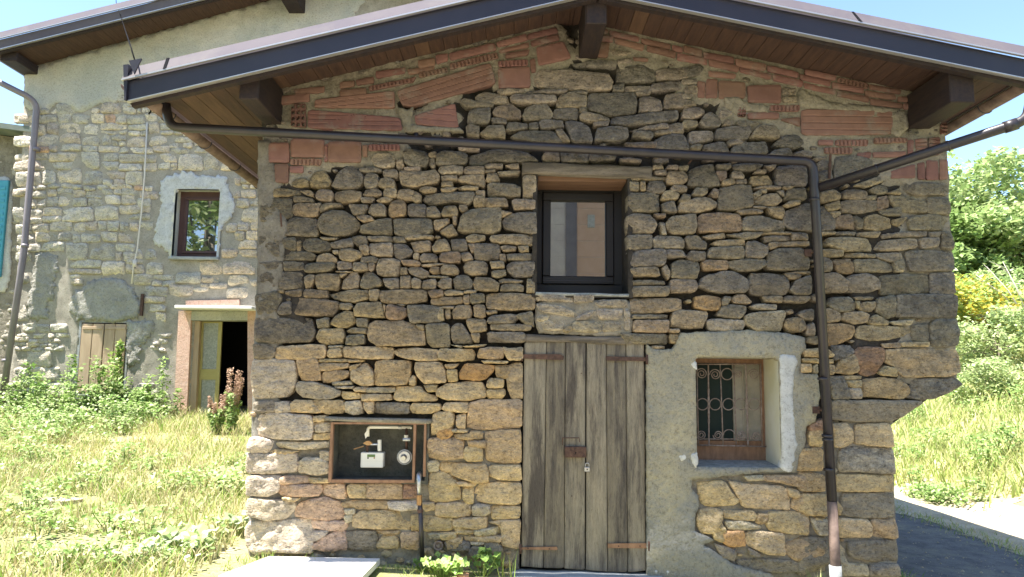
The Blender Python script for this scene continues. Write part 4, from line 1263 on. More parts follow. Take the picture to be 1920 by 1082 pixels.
YG=.33; gp=lambda a,b:F(1290+a/4.705,660+b/4.705,YG)
def bar(a,b,r=.006,tw=False):
    p,q=gp(*a),gp(*b)
    if tw:
        n=60; pts=[p.lerp(q,i/n) for i in range(n+1)]; rs=[r*(1+.45*abs(math.sin(i*.55)) if (n*.30<i<n*.72) else 1) for i in range(n+1)]; mb=MB().tube(pts,rs,6)
    else: mb=MB().tube([p,q],r,6)
    mb.done('bar',M['iron_pale'],gr,smooth=True)
bar((178,105),(185,825),.0075,True); bar((283,105),(310,825)); bar((405,105),(425,825)); bar((510,105),(530,825),.0075,True); bar((640,105),(655,830)); bar((78,105),(90,825))
bar((88,822),(690,835),.007); bar((78,108),(640,108),.007); bar((88,768),(520,768),.005)
def circ(c,r,a0=0,a1=360,turns=None):
    pts=[]
    if turns:
        n=int(26*turns)
        for i in range(n+1):
            t=i/n; rr=r*(1-.80*t); an=R(a0)+2*math.pi*turns*t*(1 if a1>0 else -1); pts.append(gp(c[0]+rr*math.cos(an),c[1]+rr*math.sin(an)))
        MB().tube(pts,.0048,6).done('scroll',M['iron_pale'],gr,smooth=True)
    else:
        n=28; cl=abs(a1-a0)>=360; pts=[gp(c[0]+r*math.cos(R(a0+(a1-a0)*i/n)),c[1]+r*math.sin(R(a0+(a1-a0)*i/n))) for i in range(n if cl else n+1)]
        MB().tube(pts,.0048,6,close=cl).done('ring',M['iron_pale'],gr,smooth=True)
for cx in (128,240,357,465,585): circ((cx,461),50)
circ((345,195),50)
for cx,cy,s in ((120,192,1),(240,200,1),(440,197,1),(580,197,1)): circ((cx,cy),50 if cx!=440 else 36,180,s,2.1)
for cx,cy in ((115,730),(265,733),(470,735),(600,742)): circ((cx,cy),44,180,-1,2.1)
circ((362,735),50,180,360)
# plank door in its opening
door=subempty('door',house,(1.0,.03,OD[2]))
def plank(q,m,y0,th,name='plank',amp=.004):
    q=np.array([(F(a,b,0).x,F(a,b,0).z) for a,b in q]); 
    if area(q)<0: q=q[::-1]
    Q=resample(q,.03,20,300); off=rnd.random()*40
    def dep(V,d): return y0+.005*np.clip(1-d/.006,0,1)+np.array([noise.noise(Vector((v[0]*30,off,v[1]*2.2)))*amp+noise.noise(Vector((v[0]*90,off,v[1]*6)))*amp*.5 for v in V])
    V,y,T_,d=relief(Q,.025,dep,jit=.2,inset=.005); V3,Fc,_=skirt(V,y,T_,y0+th); return mk(name,V3,Fc,m,door,smooth=True)
plank([(983.5,641),(1024.5,639),(1019,1067),(977.5,1064)],M['oldwood'],.03,.04)
plank([(1025.5,639),(1060.5,638),(1058,1068),(1020,1067)],M['oldwood_dark'],.034,.04)
plank([(1061.5,638),(1098.5,638),(1097,1071),(1059,1068)],M['oldwood'],.028,.04)
plank([(1101,638),(1137,640),(1140,1074),(1099.5,1071)],M['oldwood'],.03,.04)
plank([(1138,640),(1174,641),(1178,1075),(1141,1074)],M['oldwood_dark'],.032,.04)
plank([(1175,641),(1209,643),(1212,1072),(1179,1075)],M['oldwood'],.027,.04)
MB().box(OD[0]-.04,OD[1]+.04,.12,.16,OD[2],OD[3]+.02).done('backing',M['dark'],door)
def strap(q,y0=.012,th=.012,m='iron'):
    q=[(F(a,b,0).x,F(a,b,0).z) for a,b in q]
    if area(q)<0: q=q[::-1]
    return MB().prism(q,y0,y0+th).done('hinge',M[m],door)
strap([(976,664),(1050,664),(1058,668),(1056,675),(1048,675),(976,672)]); strap([(1137,668),(1214,670),(1214,677),(1137,676)])
strap([(974,1027),(1044,1026),(1046,1030),(1044,1032),(974,1031)],m='framewood'); strap([(1140,1020),(1219,1019),(1219,1029),(1140,1028)],m='framewood')
for px,py in ((978,668),(1213,674),(976,1029),(1217,1024)): MB().tube([F(px,py-9,-.0),F(px,py+9,-.0)],.011,8).done('hinge_pin',M['iron'],door,smooth=True)
a=F(1059,837,0);b=F(1099,858,0)
lk=MB().box(a.x,b.x,-.012,.03,b.z,a.z,.004).done('lock_case',M['iron'],door)
c=F(1079,848,0); MB().tube([(c.x,-.0125,c.z),(c.x,-.016,c.z)],.006,8).box(c.x-.002,c.x+.002,-.015,-.012,c.z-.016,c.z).done('keyhole',M['dark'],lk)
for u in (.1,.9):
    for v in (.15,.85): cc=(a.x*(1-u)+b.x*u,a.z*(1-v)+b.z*v); MB().tube([(cc[0],-.012,cc[1]),(cc[0],-.017,cc[1])],.004,6).done('rivet',M['iron'],lk)
MB().tube([F(1055,821,.0),F(1086,821,.0),F(1087,829,.0)],.005,6).done('bolt',M['iron'],door)
MB().tube([F(1055,820,.01),F(1055,835,.01)],.005,6).done('bolt',M['iron'],door)
for px,py in ((1001,675),(1040,668),(1160,673),(1195,674),(990,1028),(1030,1029),(1160,1024),(1200,1024),(1090,700),(1072,930)): p=F(px,py,.01); MB().tube([(p.x,.013,p.z),(p.x,.006,p.z)],.006,6).done('nail',M['iron'],door)
rough_beam('lintel',F(985,630,0).x,F(1205,634,0).x,F(1090,641,0).z,F(1090,627,0).z,.008,.2,M['beam'],house,tiltz=.02,amp=.009)
a=F(1101,876,0); pad=empty('padlock',(a.x,-.01,a.z-.03),'small dull padlock hanging at the seam of the old plank door','padlock')
MB().box(a.x-.026,a.x+.022,-.022,.0,a.z-.036,a.z+.004,.005).done('lock_body',M['chrome'],pad)
MB().tube(bend([(a.x-.016,-.011,a.z),(a.x-.016,-.011,a.z+.035),(a.x+.014,-.011,a.z+.035),(a.x+.014,-.011,a.z)],.016),.004,6).done('shackle',M['chrome'],pad,smooth=True)
MB().tube([(a.x-.002,-.022,a.z-.015),(a.x-.002,-.024,a.z-.015)],.006,8).done('keyhole',M['dark'],pad)
# threshold, base
a=F(958,1066,-.0);b=F(1240,1078,0)
rough_beam('threshold',a.x,b.x,gz(1,0)-.2,F(1090,1073,0).z,-.22,.1,M['concrete'],house,tiltz=.02,amp=.006)
# meter niche
n4=lambda a,b,Y=0:F(600+a/7.214,770+b/7.214,Y)
nx0,nx1,nz0,nz1=ON
nch=subempty('meter_niche',house,(nx0,.0,nz0))
MB().box(nx0-.05,nx1+.05,.27,.29,nz0-.05,nz1+.05).done('niche_back',M['niche'],nch)
for q in ((nx0-.03,nx0,nz0,nz1),(nx1,nx1+.03,nz0,nz1)): MB().box(q[0],q[1],.012,.27,q[2],q[3]).done('niche_side',M['niche'],nch)
MB().box(nx0-.03,nx1+.03,.014,.27,nz1,nz1+.03).done('niche_side',M['niche'],nch); MB().box(nx0-.03,nx1+.03,.014,.27,nz0-.03,nz0).done('niche_side',M['niche'],nch)
def fbar(pts,y0=-.03,y1=.02):
    q=[(n4(a,b).x,n4(a,b).z) for a,b in pts]
    if area(q)<0: q=q[::-1]
    MB().prism(q,y0,y1).done('frame_bar',M['framewood'],nch)
fbar([(120,965),(165,965),(190,155),(158,155)]); fbar([(168,925),(1282,935),(1282,972),(168,968)]); fbar([(192,155),(1440,158),(1440,186),(192,180)],-.028,.03)
fbar([(1272,188),(1306,188),(1282,933),(1250,932)],-.027,.03); fbar([(1412,188),(1441,188),(1430,890),(1395,890)],-.022,.03)
a=n4(75,82);b=n4(1512,160); rough_beam('lintel',a.x,b.x,b.z+.002,a.z,-.04,.1,M['mortar_pale'],house,tiltz=.012,amp=.004)
gm=n4(690,775,.1); met=empty('gas_meter',(gm.x,.12,gm.z),'white gas meter with pipes and regulator inside the wooden framed wall niche','gas meter')
YM=.10
a=n4(552,565,YM);b=n4(852,775,YM)
cs=MB().box(a.x,b.x,YM,YM+.10,b.z,a.z,.006).done('casing',M['plastic'],met)
a=n4(640,592,YM);b=n4(745,628,YM); MB().box(a.x,b.x,YM-.003,YM-.0005,b.z,a.z).done('display',M['lcd'],cs)
for u in (650,735): c=n4(u,640,YM); MB().tube([(c.x,YM-.004,c.z),(c.x,YM+.0,c.z)],.007,10).done('button',M['dark'] if u==650 else M['brass'],cs)
c=n4(785,625,YM); MB().tube([(c.x,YM-.003,c.z),(c.x,YM,c.z)],.008,12).done('seal',M['plastic'],cs)
a=n4(555,680,YM);b=n4(850,683,YM); MB().box(a.x,b.x,YM-.0012,YM-.0003,b.z,a.z).done('seam',M['niche'],cs)
MB().tube(bend([n4(650,350,.13),n4(648,222,.13),n4(1235,225,.13)],.03),.014,10).done('pipe',M['plastic'],met,smooth=True)
MB().tube([n4(1065,224,.128),n4(1105,224,.128)],.02,10).done('pipe_nut',M['chrome'],met); MB().tube([n4(1225,224,.128),n4(1245,224,.128)],.02,10).done('pipe_nut',M['chrome'],met)
MB().tube([n4(1170,235,.13),n4(1170,525,.13)],.012,10).done('pipe',M['iron'],met,smooth=True)
MB().tube([n4(1122,390,.12),n4(1222,390,.12)],.016,8).done('pipe_nut',M['chrome'],met); MB().tube([n4(1168,330,.12),n4(1168,365,.12)],.02,8).done('pipe_nut',M['plastic'],met)
c=n4(1148,625,.12); rg=MB().tube([(c.x,.13,c.z),(c.x,.10,c.z),(c.x,.085,c.z)],[.062,.064,.05],24).done('regulator',M['chrome'],met)
MB().tube([(c.x+.062*math.cos(t/24*6.283),.098,c.z+.062*math.sin(t/24*6.283)) for t in range(24)],.004,6,close=True).done('rim',M['chrome'],rg,smooth=True)
MB().tube([(c.x-.005,.085,c.z),(c.x-.005,.06,c.z-.005)],[.028,.02],14).done('cap',M['chrome'],rg)
q=[(n4(a,b).x,n4(a,b).z) for a,b in ((550,455),(600,425),(640,420),(680,455),(640,485),(600,480))]; 
if area(q)<0: q=q[::-1]
MB().prism(q,.09,.12).done('valve',M['brass'],met)
MB().tube([n4(590,480,.1),n4(455,520,.08)],.006,8).done('valve_lever',M['brass'],met)
MB().tube([n4(685,455,.11),n4(780,455,.11)],.008,8).done('fitting',M['chrome'],met); MB().tube([n4(805,395,.11),n4(805,545,.11)],.017,10).done('fitting',M['plastic'],met)
MB().tube([n4(640,470,.13),n4(640,560,.13)],.012,8).done('fitting',M['iron'],met)
q=[(n4(a,b).x,n4(a,b).z) for a,b in ((622,245),(632,330),(580,395),(568,330))]
if area(q)<0: q=q[::-1]
MB().prism(q,.11,.116).done('tag',M['plastic'],met)
# riser pipe outside the niche
t3=lambda a,b,Y:F(440+a/3.36,760+b/3.36,Y)
rp=empty('riser_pipe',(t3(1180,950,-.08).x,-.08,gz(t3(1180,950,-.08).x,0)),'dark gas riser pipe with a galvanised sleeve beside the meter niche','pipe')
MB().tube([t3(1183,960,-.08),t3(1168,620,-.08)],.019,12).done('pipe',M['pipe'],rp,smooth=True)
MB().tube([t3(1163,628,-.08),t3(1163,565,-.08)],[.024,.024],8).done('brass_nut',M['brass'],rp)
MB().tube([t3(1163,568,-.08),t3(1160,470,-.07),t3(1160,440,-.05),t3(1164,425,-.0)],[.016,.020,.021,.016],12).done('sleeve',M['chrome'],rp,smooth=True)
MB().tube([t3(1168,655,-.08),t3(1170,675,-.08)],.025,10).done('clamp',M['iron'],rp)
c=t3(1285,880,0); MB().tube([(c.x+.034*math.cos(t/20*6.283),-.03,c.z+.034*math.sin(t/20*6.283)) for t in range(20)],.007,6,close=True).tube([(c.x,-.02,c.z),(c.x,.05,c.z)],.033,16).done('drain_pipe',M['iron_pale'],house,smooth=True)
# ================= roof =================
roof=subempty('roof',house,(XR,0,ZR))
YF=-.75; A=F(238,190,YF); B=F(1120,-14,YF); C_=F(1915,146,YF)
sR=(C_.z-B.z)/(C_.x-B.x); sL=(A.z-B.z)/(A.x-B.x); XE=4.2; XA=A.x
def zf(X): return B.z+(X-B.x)*(sL if X<B.x else sR)
YBK=6.1; bw=.125; x=XA+.06
k=0
while x<XE-.04:
    x1=min(x+bw-.004,XE-.04); 
    if x<XR<x1: x1=XR-.004
    outer=(x1<LX+.1 or x>RXu-.5); ye=YBK if outer else .3
    z0a=soff(x)+.004; z0b=soff(x1)+.004
    pale=(k in (1,2,5) or rnd.random()<.13)
    MB().add([(x,YF+.1,z0a),(x1,YF+.1,z0b),(x1,ye,z0b),(x,ye,z0a),(x,YF+.1,z0a+.022),(x1,YF+.1,z0b+.022),(x1,ye,z0b+.022),(x,ye,z0a+.022)],[(0,3,2,1),(4,5,6,7),(0,1,5,4),(1,2,6,5),(2,3,7,6),(3,0,4,7)]).done('soffit_board',M['soffit_pale'] if pale else M['soffit'],roof)
    x=x1+.004; k+=1
def slope_bar(name,m,x0,x1,dz0,dz1,y0,y1,slant=0,fz=zf):
    # bar following the rake between x0 and x1; bottom at fz+dz0, top at fz+dz1; slant pushes the top back
    V=[(x0,y0,fz(x0)+dz0),(x1,y0,fz(x1)+dz0),(x1,y1,fz(x1)+dz0),(x0,y1,fz(x0)+dz0),(x0,y0+slant,fz(x0)+dz1),(x1,y0+slant,fz(x1)+dz1),(x1,y1+slant,fz(x1)+dz1),(x0,y1+slant,fz(x0)+dz1)]
    return MB().add(V,[(0,3,2,1),(4,5,6,7),(0,1,5,4),(1,2,6,5),(2,3,7,6),(3,0,4,7)]).done(name,m,roof)
for x0,x1 in ((XA,B.x-.001),(B.x+.001,XE)):
    slope_bar('fascia',M['metal'],x0,x1,0,.158,YF-.012,YF+.006)
    slope_bar('fascia_hem',M['hem'],x0,x1,-.008,.0,YF-.017,YF+.03)
    slope_bar('flashing',M['flashing'],x0-.03 if x0<0 else x0,x1,.170,.295,YF-.05,YF-.044,slant=.085)
    slope_bar('fascia_hem',M['hem'],x0-.03 if x0<0 else x0,x1,.158,.170,YF-.056,YF-.03)
    slope_bar('barge_board',M['timber'],x0+.02,x1,-.035,.15,YF+.035,YF+.095)
# roof covering over the boards
for x0,x1 in ((XA-.05,XR-.001),(XR+.001,XE+.05)):
    off=.05
    V=[(x0,YF+.10,soff(x0)+off),(x1,YF+.10,soff(x1)+off),(x1,YBK,soff(x1)+off),(x0,YBK,soff(x0)+off)]; V+=[(a,b,c+.09) for a,b,c in V]
    MB().add(V,[(0,3,2,1),(4,5,6,7),(0,1,5,4),(1,2,6,5),(2,3,7,6),(3,0,4,7)]).done('roof_deck',M['metal_top'],roof)
MB().prism([(XA-.001,zf(XA)-.005),(XA+.012,zf(XA)-.005),(XA+.012,zf(XA)+.29),(XA-.03,zf(XA)+.285)],YF-.04,YF+.12).done('end_cap',M['metal'],roof)
def beam(p,q,w_,h_,name,m,yend=.35):                # timber running back from p (front centre bottom)
    MB().box(p.x-w_/2,p.x+w_/2,p.y,yend,p.z,p.z+h_,.008).done(name,m,roof)
p=F(1103,108,0); zb=p.z; MB().box(p.x-.085,p.x+.085,YF+.1,.4,zb,soff(p.x)+.0,.008).done('ridge_beam',M['timber'],roof)
p=F(520,232,0); MB().box(p.x-.13,p.x+.03,YF+.16,.3,p.z,soff(p.x)-.004,.008).done('purlin',M['timber'],roof)
p=F(1715,240,0); MB().box(p.x-.05,p.x+.15,YF+.12,.3,p.z,soff(p.x+.15)-.004,.008).done('purlin',M['timber'],roof)
# seams, bracket
for px,py in ((312,116),(1611,27)):
    p=F(px,py,YF-.03); MB().add([(p.x-.012,YF-.058,zf(p.x)+.168),(p.x+.012,YF-.058,zf(p.x)+.168),(p.x-.01,YF+.036,zf(p.x)+.302),(p.x-.034,YF+.036,zf(p.x)+.302),(p.x-.012,YF-.05,zf(p.x)+.168),(p.x+.012,YF-.05,zf(p.x)+.168),(p.x-.01,YF+.044,zf(p.x)+.302),(p.x-.034,YF+.044,zf(p.x)+.302)],[(0,1,2,3),(7,6,5,4),(0,4,5,1),(1,5,6,2),(2,6,7,3),(3,7,4,0)]).done('seam_cover',M['cable'],roof)
q=[(F(a,b,YF-.06).x,F(a,b,YF-.06).z) for a,b in ((243,115),(253,140),(267,111))]
if area(q)<0: q=q[::-1]
MB().prism(q,YF-.075,YF-.06).done('bracket',M['metal'],roof)
# gutters and rainwater pipes
def gutter(x,z,y0,y1,r=.065,name='gutter'):
    V=[];Fc=[];n=12
    for j,yy in enumerate((y0,y1)):
        for rr in (r,r-.004):
            for i in range(n+1): an=math.pi+math.pi*i/n; V.append((x+rr*math.cos(an),yy,z+rr*math.sin(an)))
    m=n+1
    for i in range(n): Fc+=[(i,i+1,2*m+i+1,2*m+i),(m+i,3*m+i,3*m+i+1,m+i+1),(i,m+i,m+i+1,i+1),(2*m+i,2*m+i+1,3*m+i+1,3*m+i)]
    Fc+=[(0,2*m,3*m,m),(n,m+n,3*m+n,2*m+n)]
    o=MB().add(V,Fc).done(name,M['pipe_pinkish'],roof,smooth=True)
gutter(XA-.03,soff(XA)+.0,YF+.06,YBK); gutter(XE+.03,soff(XE)+.0,YF+.06,YBK)
for yy in np.arange(0,5.5,.8):
    for xx in (XA-.03,XE+.03): MB().tube([(xx+.07*math.cos(math.pi*(1+t/8)),yy,soff(XA if xx<0 else XE)+.07*math.sin(math.pi*(1+t/8))) for t in range(9)],.006,5).done('gutter_bracket',M['metal'],roof)
def rwp(name,pts,r,segs,label,mats=None,rad=.07,lowmat=None):
    t=empty(name,(pts[-1].x,pts[-1].y,pts[-1].z),label,'rainwater pipe'); return t
pr=.040
dp=empty('rainwater_pipe',tuple(F(1568,1082,-.11)),'dark rainwater pipe crossing the stone gable and dropping right of the barred window','rainwater pipe')
Yp=-.13
a0=F(308,182,-.2);a1=F(318,238,-.2);a2=F(1524,303,Yp);a3=F(1568,1085,Yp)
pts=bend([a0,a1,a2,a3],.09); MB().tube(pts[:-1]+[F(1560,940,Yp)],pr,14).done('pipe',M['pipe'],dp,smooth=True)
MB().tube([F(1560,940,Yp),F(1570,1120,Yp)],pr+.001,14).done('pipe',M['pipe_pinkish'],dp,smooth=True)  # lowest stretch in a paler pinkish brown
for px,py in ((777,258),(1180,285),(1527,372),(1543,708),(1551,815),(1552,822),(1554,878)): 
    horiz=py<290 and px<1500; p=F(px,py,Yp); q=F(px+(7 if horiz else 0),py+(0 if horiz else 5),Yp); MB().tube([p,q],pr+.0045,14).done('pipe_collar',M['pipe'],dp,smooth=True)
p=F(1566,1060,Yp); MB().tube([p,F(1569,1110,Yp)],pr+.009,14).done('base_collar',M['concrete'],dp,smooth=True)
for px,py in ((716,248),(1300,288)):
    p=F(px,py+8,Yp); MB().tube([(p.x,Yp,p.z),(p.x,.05,p.z)],.008,6).done('pipe_bracket',M['iron'],dp)
for px,py in ((1532,470),(1547,770)):
    p=F(px,py,Yp); MB().tube([(p.x,Yp,p.z),(p.x,.05,p.z)],.01,6).box(p.x-.06,p.x+.0,-.02,.01,p.z-.03,p.z+.03).done('pipe_bracket',M['iron'],dp)
p2=F(1536,352,Yp); dp2=empty('rainwater_pipe',tuple(p2),'slanting brown rainwater pipe from the right eave to the vertical pipe','rainwater pipe')
e=F(1925,226,-.80); MB().tube(bend([p2,e,(XE+.03,-.62,soff(XE)-.06)],.1),.040,14).done('pipe',M['pipe'],dp2,smooth=True)
q=e.lerp(p2,.06); MB().tube([e.lerp(p2,.1),e.lerp(p2,.04)],.047,14).done('pipe_collar',M['pipe'],dp2,smooth=True)
for t in (.35,.7): MB().tube([e.lerp(p2,t),e.lerp(p2,t+.008)],.0445,14).done('pipe_collar',M['pipe'],dp2,smooth=True)
# iron hook, slab
p=F(1557,290,-.02); MB().tube([p,F(1555,335,-.02)],.012,6).done('iron_strap',M['iron'],house)
p=F(526,400,-.01); MB().tube([p,F(528,425,-.01)],.008,6).done('iron_strap',M['iron'],house)
s0=Vector((-2.22,-.62)); 
z_=gz(-1.8,-.3); V=[]
for dz in (.05,.10):
    for X,Y in ((-1.98,-.07),(-1.06,-.10),(-1.10,-.72),(-2.16,-.68)): V.append((X,Y,z_+dz-.05))
tag(MB().add(V,[(3,2,1,0),(4,5,6,7),(0,1,5,4),(1,2,6,5),(2,3,7,6),(3,0,4,7)]).done('paving_slab',M['slab']),'pale sunlit concrete slab lying on the ground under the meter niche','slab')
# ================= the neighbouring taller house on the left =================
YL=6.8
lh=empty('left_house',(-7,YL,gz(-7,YL)),'taller rubble stone house behind the yard, with brown window and open door','house')
oW=opening(326,410,355,482,YL); oD=opening(361,466,602,800,YL); oS=opening(147,234,605,739,YL)
def lsoff(X): a=F(40,132,YL);b=F(560,-12,YL); return a.z+(b.z-a.z)*(X-a.x)/(b.x-a.x)
XLR=F(700,0,YL).x; 
def ls(X): return lsoff(X) if X<XLR else lsoff(XLR)-(X-XLR)*.25
le=[F(46,150,YL),F(40,300,YL),F(33,480,YL),F(22,640,YL),F(12,780,YL),F(5,900,YL)]
fac=[(p.x,p.z) for p in le]+[(F(900,900,YL).x,le[-1].z),(F(900,300,YL).x,ls(F(900,300,YL).x)),(XLR,ls(XLR)+.02),(le[0].x,ls(le[0].x)+.03)]
def ld(V,d): return np.array([YL+.015+noise.noise(Vector((x*5,1,z*5)))*.012+noise.noise(Vector((x*16,3,z*16)))*.012 for x,z in V])
V,y,T_,d=relief(resample(fac,.09,10,900),.085,ld,holes=[resample(rect((o[0]-.02,o[1]+.02,o[2]-.02,o[3]+.02)),.09,16) for o in (oW,oD,oS)])
V3,Fc,_=skirt(V,y,T_,YL+.4)
# boundary of the render that still covers the upper wall
RB=[(30,205),(110,192),(150,205),(190,190),(235,172),(270,155),(330,150),(520,120),(700,60)]
def rb(px): return np.interp(px,[a for a,b in RB],[b for a,b in RB])
mk('wall',V3,Fc,M['lh_mortar'],lh,smooth=True)
patch('render_coat',[(46,140),(44,200),(75,212),(110,192),(150,212),(190,192),(215,196),(240,172),(270,158),(330,150),(480,160),(640,60),(700,-20),(560,-16),(38,134)],M['lh_plaster'],-.012,lh,Y=YL,amp=.012,sp=.09,jitter=.05,soft=.01)
patch('cement_patch',[(a/3.006,360+b/3.006) for a,b in ((455,545),(500,505),(560,492),(640,482),(700,505),(765,560),(792,640),(780,705),(700,728),(430,722),(388,660),(398,585))],M['lh_patch'],-.022,lh,Y=YL,amp=.012,sp=.05,jitter=.05,soft=.02)
patch('cement_patch',[(a/3.006,360+b/3.006) for a,b in ((190,360),(260,325),(318,345),(322,420),(300,560),(262,650),(262,715),(150,722),(160,560),(180,480))],M['lh_patch'],-.016,lh,Y=YL,amp=.014,sp=.05,jitter=.08,soft=.02)
patch('cement_patch',[(a/3.006,360+b/3.006) for a,b in ((712,735),(800,715),(870,730),(860,800),(800,860),(780,960),(712,1000))],M['lh_patch'],-.016,lh,Y=YL,amp=.014,sp=.05,jitter=.08,soft=.02)
WS=[(326,482),(315,474),(303,462),(287,458),(292,432),(298,400),(303,388),(299,346),(309,334),(345,322),(380,328),(400,331),(425,331),(428,352),(441,385),(436,402),(425,416),(411,432),(410,482)]
patch('white_surround',WS,M['white'],-.022,lh,Y=YL,amp=.014,sp=.04,jitter=.05,holes=[resample(rect(oW),.09,16)])
# window
reveal(oW,.30,M['white'],M['cream'],M['cream'],M['white'],lh,Y=YL,y0=-.03)
yw=YL+.2; g=opening(351,411,376,471,yw); fo=opening(335,420,362,484,yw); mid=(g[0]-.05,g[1]+.05,g[2]-.05,g[3]+.05)
mb=MB(); ring(mb,(fo[0],fo[1]+.1,fo[2]-.05,fo[3]+.05),mid,yw,yw+.06); lw=mb.done('window',M['brownframe'],lh)
mb=MB(); ring(mb,mid,g,yw-.03,yw+.03,.01); mb.done('sash',M['brownframe'],lw)
MB().box(g[0]-.01,g[1]+.01,yw+.0,yw+.01,g[2]-.01,g[3]+.01).done('pane',M['glass'],lw)
MB().box(oW[0]-.03,oW[1]+.05,YL-.08,YL+.2,oW[2]-.05,oW[2]-.003,.005).done('sill',M['concrete'],lh)
# shuttered window
reveal(oS,.12,M['lh_patch'],M['concrete'],M['concrete'],M['concrete'],lh,Y=YL)
sh=subempty('shutter',lh,((oS[0]+oS[1])/2,YL,oS[2])); 
xs=[oS[0]+.01+(oS[1]-oS[0]-.02)*t for t in (0,.25,.5,.75,1)]
for i in range(4):
    MB().box(xs[i]+(.004 if i!=2 else .012),xs[i+1]-.004,YL+.0,YL+.035,oS[2]+.02,oS[3]-.02,.008).done('plank',M['shutterwood'],sh)
for i in (0,2):
    for zz in (oS[2]+.04,oS[3]-.12): MB().box(xs[i]+.02,xs[i+2]-.02,YL-.012,YL-.001,zz,zz+.05,.004).done('rail',M['shutterwood'],sh)
MB().box(oS[0]-.05,oS[1]+.04,YL-.05,YL+.05,oS[2]-.09,oS[2]-.004,.01).done('sill',M['concrete'],lh)
# door: pink jambs, lintel, canopy, glazed leaf
def polybox(P,y0,y1,name,m,parent,Y=YL):
    q=[(F(a,b,Y).x,F(a,b,Y).z) for a,b in P]
    if area(q)<0: q=q[::-1]
    return MB().prism(q,Y+y0,Y+y1).done(name,m,parent)
polybox([(337,583),(361,583),(351,800),(327,800)],-.05,.3,'jamb_stone',M['pinkstone'],lh); polybox([(466,583),(490,583),(490,800),(466,800)],-.05,.3,'jamb_stone',M['pinkstone'],lh)
polybox([(355,584),(490,584),(490,601),(355,601)],-.045,.3,'lintel',M['lh_plaster'],lh)
c0=F(328,580,YL-.5); 
MB().box(F(330,578,YL-.35).x,F(475,578,YL-.35).x,YL-.42,YL+.05,F(400,580,YL-.3).z,F(400,574,YL-.3).z,.008).done('canopy_slab',M['slab'],lh)
polybox([(350,564),(450,562),(450,573),(350,574)],-.04,.1,'stone_course',M['pinkstone'],lh)
polybox([(361,602),(374,602),(364,800),(351,800)],.02,.12,'door_frame',M['shutterwood'],lh)
MB().box(oD[0]-.3,oD[1]+.5,YL+1.5,YL+1.55,oD[2]-.5,oD[3]+.3).box(oD[0]-.35,oD[0]-.3,YL+.35,YL+1.5,oD[2]-.5,oD[3]+.3).box(oD[1]+.45,oD[1]+.5,YL+.35,YL+1.5,oD[2]-.5,oD[3]+.3).box(oD[0]-.3,oD[1]+.5,YL+.35,YL+1.5,oD[3]+.1,oD[3]+.15).done('hallway',M['dark'],lh)
dr=subempty('door',lh,(oD[0],YL,oD[2])); yd=.10
def q2(a,b): return (140+a/4.703,600+b/4.703)
def dpoly(L,y0,y1,nm,m): return polybox([q2(*p) for p in L],y0,y1,nm,m,dr)
dpoly([(1095,10),(1118,10),(1085,860),(1055,860)],yd,yd+.04,'stile',M['yellowmetal']); dpoly([(1250,10),(1282,10),(1240,860),(1205,860)],yd,yd+.04,'stile',M['yellowmetal'])
dpoly([(1118,10),(1250,10),(1250,24),(1118,24)],yd+.001,yd+.039,'rail',M['yellowmetal']); dpoly([(1100,432),(1232,432),(1228,525),(1092,525)],yd-.002,yd+.039,'rail',M['yellowmetal'])
dpoly([(1118,22),(1252,22),(1232,434),(1100,434)],yd+.015,yd+.025,'pane',M['obscure']); dpoly([(1095,522),(1230,522),(1212,860),(1085,860)],yd+.015,yd+.025,'pane',M['obscure'])
